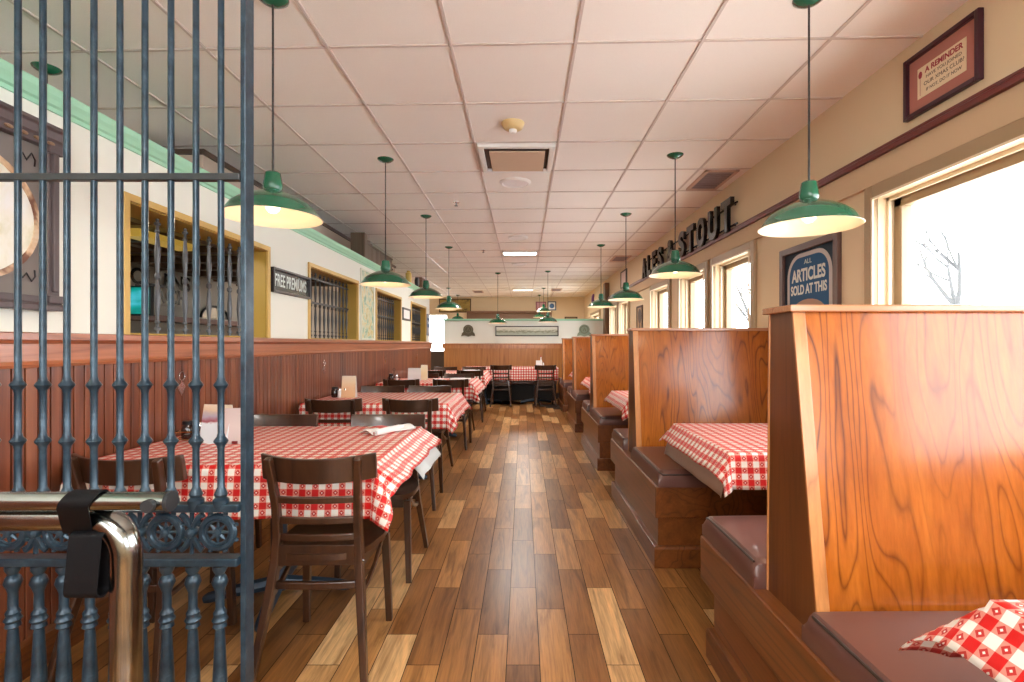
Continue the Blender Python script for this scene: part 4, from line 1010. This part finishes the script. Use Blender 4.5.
def emblem(x, y, z, label, m, sc=1):
    t = thing('wall_emblem', label, 'emblem', (x, y, z), 0, 'round emblems on the half wall')
    mb = MB(); P = []
    for k in range(25): a_ = -PI * .12 + PI * 1.24 * k / 24; P.append((.115 * sc * math.cos(a_), .03 + .115 * sc * math.sin(a_)))
    P += [(-.145 * sc, -.055), (-.16 * sc, -.115), (-.08 * sc, -.10), (0, -.125), (.08 * sc, -.10), (.16 * sc, -.115), (.145 * sc, -.055)]
    mb.prism(P, -.025, 0, 'y'); mb.build('plaque', m, t, bevel=.004)
    mb = MB(); mb.tube([(.08 * sc * math.cos(k * PI / 10), -.028, .035 + .08 * sc * math.sin(k * PI / 10)) for k in range(20)], .008, 6, True); mb.tube([(-.03, -.028, .0), (0, -.03, .08), (.03, -.028, .0)], .009, 6); mb.build('relief', plain('emblem_relief', (.16, .15, .09), .5), t)
emblem(-1.25, HY, 1.545, 'dark brown shield-shaped emblem left of the panorama picture', plain('brown_plaque', (.10, .085, .05), .5))
emblem(1.40, HY, 1.545, 'grey-green round emblem on the half wall above the booths', plain('green_plaque', (.26, .34, .25), .5), 1.05)
def farpic(x, z, w2, h2, label, fm, im, name='far_picture'):
    t = thing(name, label, 'picture', (x, YF, z)); mb = MB(); mb.box(-w2, w2, -.03, 0, -h2, h2); mb.build('picture_frame', fm, t, bevel=.004)
    mb = MB(); mb.box(-w2 + .03, w2 - .03, -.034, -.03, -h2 + .03, h2 - .03); mb.build('print_sheet', im, t); return t
ym, ynt, yb_ = mat('ochre_print'); nz = noise(ynt, coords(ynt, (4, 1, 9), False), 1, 4, .7)
ynt.links.new(ramp(ynt, nz, [(.35, (.10, .07, .02)), (.5, (.36, .25, .05)), (.7, (.45, .32, .08))]), yb_.inputs['Base Color'])
farpic(-2.12, 2.45, .50, .215, 'ochre yellow sign board high on the far wall, left', dark_brown, ym, 'ochre_sign')
t = farpic(.90, 2.44, .135, .14, 'small blue framed emblem print high on the far wall', plain('navy_frame', (.03, .08, .16), .5), paper)
mb = MB(); mb.prism([(.08 * math.cos(a * PI / 4 + .39), .08 * math.sin(a * PI / 4 + .39)) for a in range(8)], -.038, -.034, 'y'); mb.build('star_mark', plain('star_blue', (.06, .16, .35), .5), t)
farpic(.56, 2.44, .16, .13, 'small pink print high on the far wall beside the blue one', plain('rose_frame', (.3, .08, .1), .5), plain('rose_print', (.6, .3, .32), .6))
t = farpic(1.5, 1.98, .2, .12, 'small brown print on the far wall at right', dark_brown, plain('ochre2', (.35, .22, .08), .5))
t = thing('purple_emblem', 'small purple curled emblem high on the right wall beyond the dark post', 'emblem', (XR, 13.6, 2.40))
mb = MB(); mb.tube([(-.03, .12 * math.cos(a) , .16 * math.sin(a)) for a in [R(q) for q in range(-100, 110, 15)]], [.02 + .02 * math.sin(k / 13 * PI) for k in range(14)], 8); mb.build('crescent', plain('purple_paint', (.16, .04, .22), .4), t, smooth=True)
mb = MB(); mb.box(-.03, 0, .02, .05, -.02, .02); mb.build('bracket', iron_dark, t)

# ================================================================== BAR ROOM BEHIND THE PARTITION
t = thing('bar_canopy', 'dark-edged dropped wooden canopy in the bar room seen over the partition', 'canopy', (-3.6, 6.3, 2.3))
mb = MB(); mb.box(-1.3, 1.35, -2.7, 2.7, .03, .30); mb.build('canopy_box', plain('canopy_tan', (.45, .36, .30), .7), t)
mb = MB(); mb.box(-1.32, 1.37, -2.72, -2.66, .28, .315); mb.box(1.31, 1.37, -2.66, 2.7, .28, .315); mb.box(-1.32, -1.28, -2.66, 2.7, .28, .315); mb.build('dark_edge', dark_brown, t)
mb = MB()
for k in range(9): mb.box(-1.3, 1.35, -2.68 + .64 * k, -2.58 + .64 * k, -.06, .03)
for k in range(4): mb.box(-1.2 + .8 * k, -1.1 + .8 * k, -2.7, 2.7, -.05, .03)
mb.build('ceiling_beam', plain('beam_brown', (.12, .06, .03), .4), t)
mb = MB(); mb.box(-1.28, 1.33, -2.66, 2.66, .015, .029); mb.build('brass_panel', plain('brass_panels', (.45, .33, .06), .3, .7), t)
for k, y in enumerate((4.7, 6.6)):
    t = thing('bar_lamp', ['amber glass bar lamp nearer the grille, seen through the first opening', 'amber glass bar lamp farther back, seen through the first opening'][k], 'lamp', (-3.3, y, 2.235), 0, 'amber bar lamps')
    mb = MB(); mb.prism([(-.04, 0), (.04, 0), (.10, -.07), (-.10, -.07)], -.35, .35, 'y'); mb.build('glass_shade', plain('amber_glass%d' % k, (.45, .30, .04), .3, emit=(1, .62, .10), es=.18), t)
t = thing('bar_sign', 'large lettered sign on the bar wall seen through the first opening', 'sign', (XFL, 7.3, 2.03))
mb = MB(); mb.box(0, .03, -.92, .92, -.22, .24); mb.build('sign_board', plain('sign_tan', (.42, .39, .33), .6), t, bevel=.004)
text('sign_text', 'COLLENS', .30, black_paint, t, ML(-.08, .12, .032), .004, 1.15, .006)
text('sign_text', 'BEACH', .30, black_paint, t, ML(.05, -.10, .032), .004, 1.15, .006)
t = thing('television', 'flat television with a green picture in the bar room behind the first opening', 'television', (-4.43, 5.6, 1.56))
mb = MB(); mb.box(-.36, .36, .0, .05, 0, .33); mb.build('tv_case', black_metal, t, bevel=.005)
tm, tnt, tb_ = mat('tv_picture'); nz = noise(tnt, coords(tnt, (2, 1, 5), False), 1, 3, .5); cc = ramp(tnt, nz, [(.35, (.0, .10, .06)), (.5, (.0, .22, .20)), (.6, (.05, .35, .42)), (.7, (.3, .75, .7))])
tnt.links.new(cc, tb_.inputs['Emission Color']); tb_.inputs['Emission Strength'].default_value = .9; tb_.inputs['Base Color'].default_value = (.01, .01, .01, 1)
mb = MB(); mb.box(-.34, .34, -.003, 0, .02, .31); mb.build('screen', tm, t)
mb = MB(); mb.tube([(0, .03, 0), (0, .03, -1.56 + .01)], .02, 8); mb.lathe([(.16, -1.555), (.16, -1.54), (.03, -1.52)], (0, .03, 0), 16); mb.build('tv_stand', black_metal, t)
t = thing('back_bar', 'dark red-brown back bar shelf along the bar room wall', 'shelf', (XFL, 7.0, 0))
mb = MB(); mb.box(0, .45, -3.4, 4, 0, 1.02); mb.build('cabinet_body', booth_end, t, bevel=.005)
mb = MB(); mb.box(0, .5, -3.4, 4, 1.02, 1.06); mb.build('counter_top', rail_wood, t, bevel=.005)
mb = MB(); mb.box(0, .28, -3.4, 4, 1.56, 1.64); mb.build('shelf_board', plain('red_brown', (.15, .04, .02), .4), t, bevel=.005)
bc = [(.10, .25, .08), (.35, .15, .04), (.6, .6, .55), (.2, .05, .03), (.5, .4, .15)]
bmats = [plain('bottle_glass_%d' % k, c, .15, 0, .4) for k, c in enumerate(bc)]
for k in range(26):
    y = 5.2 + .18 * k; o = MB().lathe([(.035, 0), (.038, .01), (.038, .17), (.014, .22), (.013, .29), (0, .29)], (0, 0, 0), 10).build('liquor_bottle', bmats[k % 5], None, (XFL + .22, y, 1.0605), True)
    tag(o, 'liquor bottle standing in the row on the back bar counter', 'bottle', 'bottles on the back bar')
t = thing('arched_mirror', 'dark arched mirror frame on the bar wall seen through the first opening', 'mirror', (XFL, 8.6, 1.66))
mb = MB(); mb.tube([(.03, .38 * math.cos(a * PI / 14), .02 + .20 * math.sin(a * PI / 14)) for a in range(15)], .02, 8); mb.build('arch_frame', black_metal, t, smooth=True)
mb = MB(); mb.prism([(.37 * math.cos(a * PI / 14), .02 + .19 * math.sin(a * PI / 14)) for a in range(15)], 0, .015, 'x'); mb.build('mirror_glass', plain('mirror_pale', (.75, .75, .7), .2, .6), t)
mb = MB(); mb.box(-2.25, -1.84, 12.2, 12.5, 0, 1.08); o = mb.build('serving_station', dark_brown, None, bevel=.02); tag(o, 'dark brown serving stand at the gap left of the half wall', 'cabinet')

# ================================================================== TREES OUTSIDE
bark = plain('bare_bark', (.06, .06, .06), .9)
def bare_tree(x, y, h, seed, label):
    rt = random.Random(seed); mb = MB()
    def br(p, d, L, r, dep):
        n = 3; pts = [p]; q = p
        for i in range(n): d = (d + Vector((rt.uniform(-.13, .13), rt.uniform(-.13, .13), rt.uniform(-.04, .10)))).normalized(); q = q + d * L / n; pts.append(q)
        mb.tube([tuple(v) for v in pts], [r, r * .85, r * .7, r * .5], 5)
        if dep == 0: return
        for k in range(3 if dep > 1 else 4):
            a = rt.uniform(0, 6.28); sp = rt.uniform(.35, .75); ax = Vector((math.cos(a), math.sin(a), 0)); nd = (d * math.cos(sp) + ax * math.sin(sp)).normalized()
            br(pts[rt.choice([2, 3, 3])], nd, L * rt.uniform(.6, .8), r * .5, dep - 1)
    br(Vector((0, 0, 0)), Vector((0, 0, 1)), h * .36, .15, 5)
    o = mb.build('bare_tree', bark, None, (x, y, -.15)); tag(o, label, 'tree', 'bare trees outside the windows')
bare_tree(13.5, 15.5, 7.0, 3, 'bare leafless tree outside the nearest window, left one')
bare_tree(19.2, 17.0, 9.4, 8, 'bare leafless tree outside the nearest window, right one')
bare_tree(9.5, 21.0, 6.5, 12, 'bare leafless tree outside the second window')
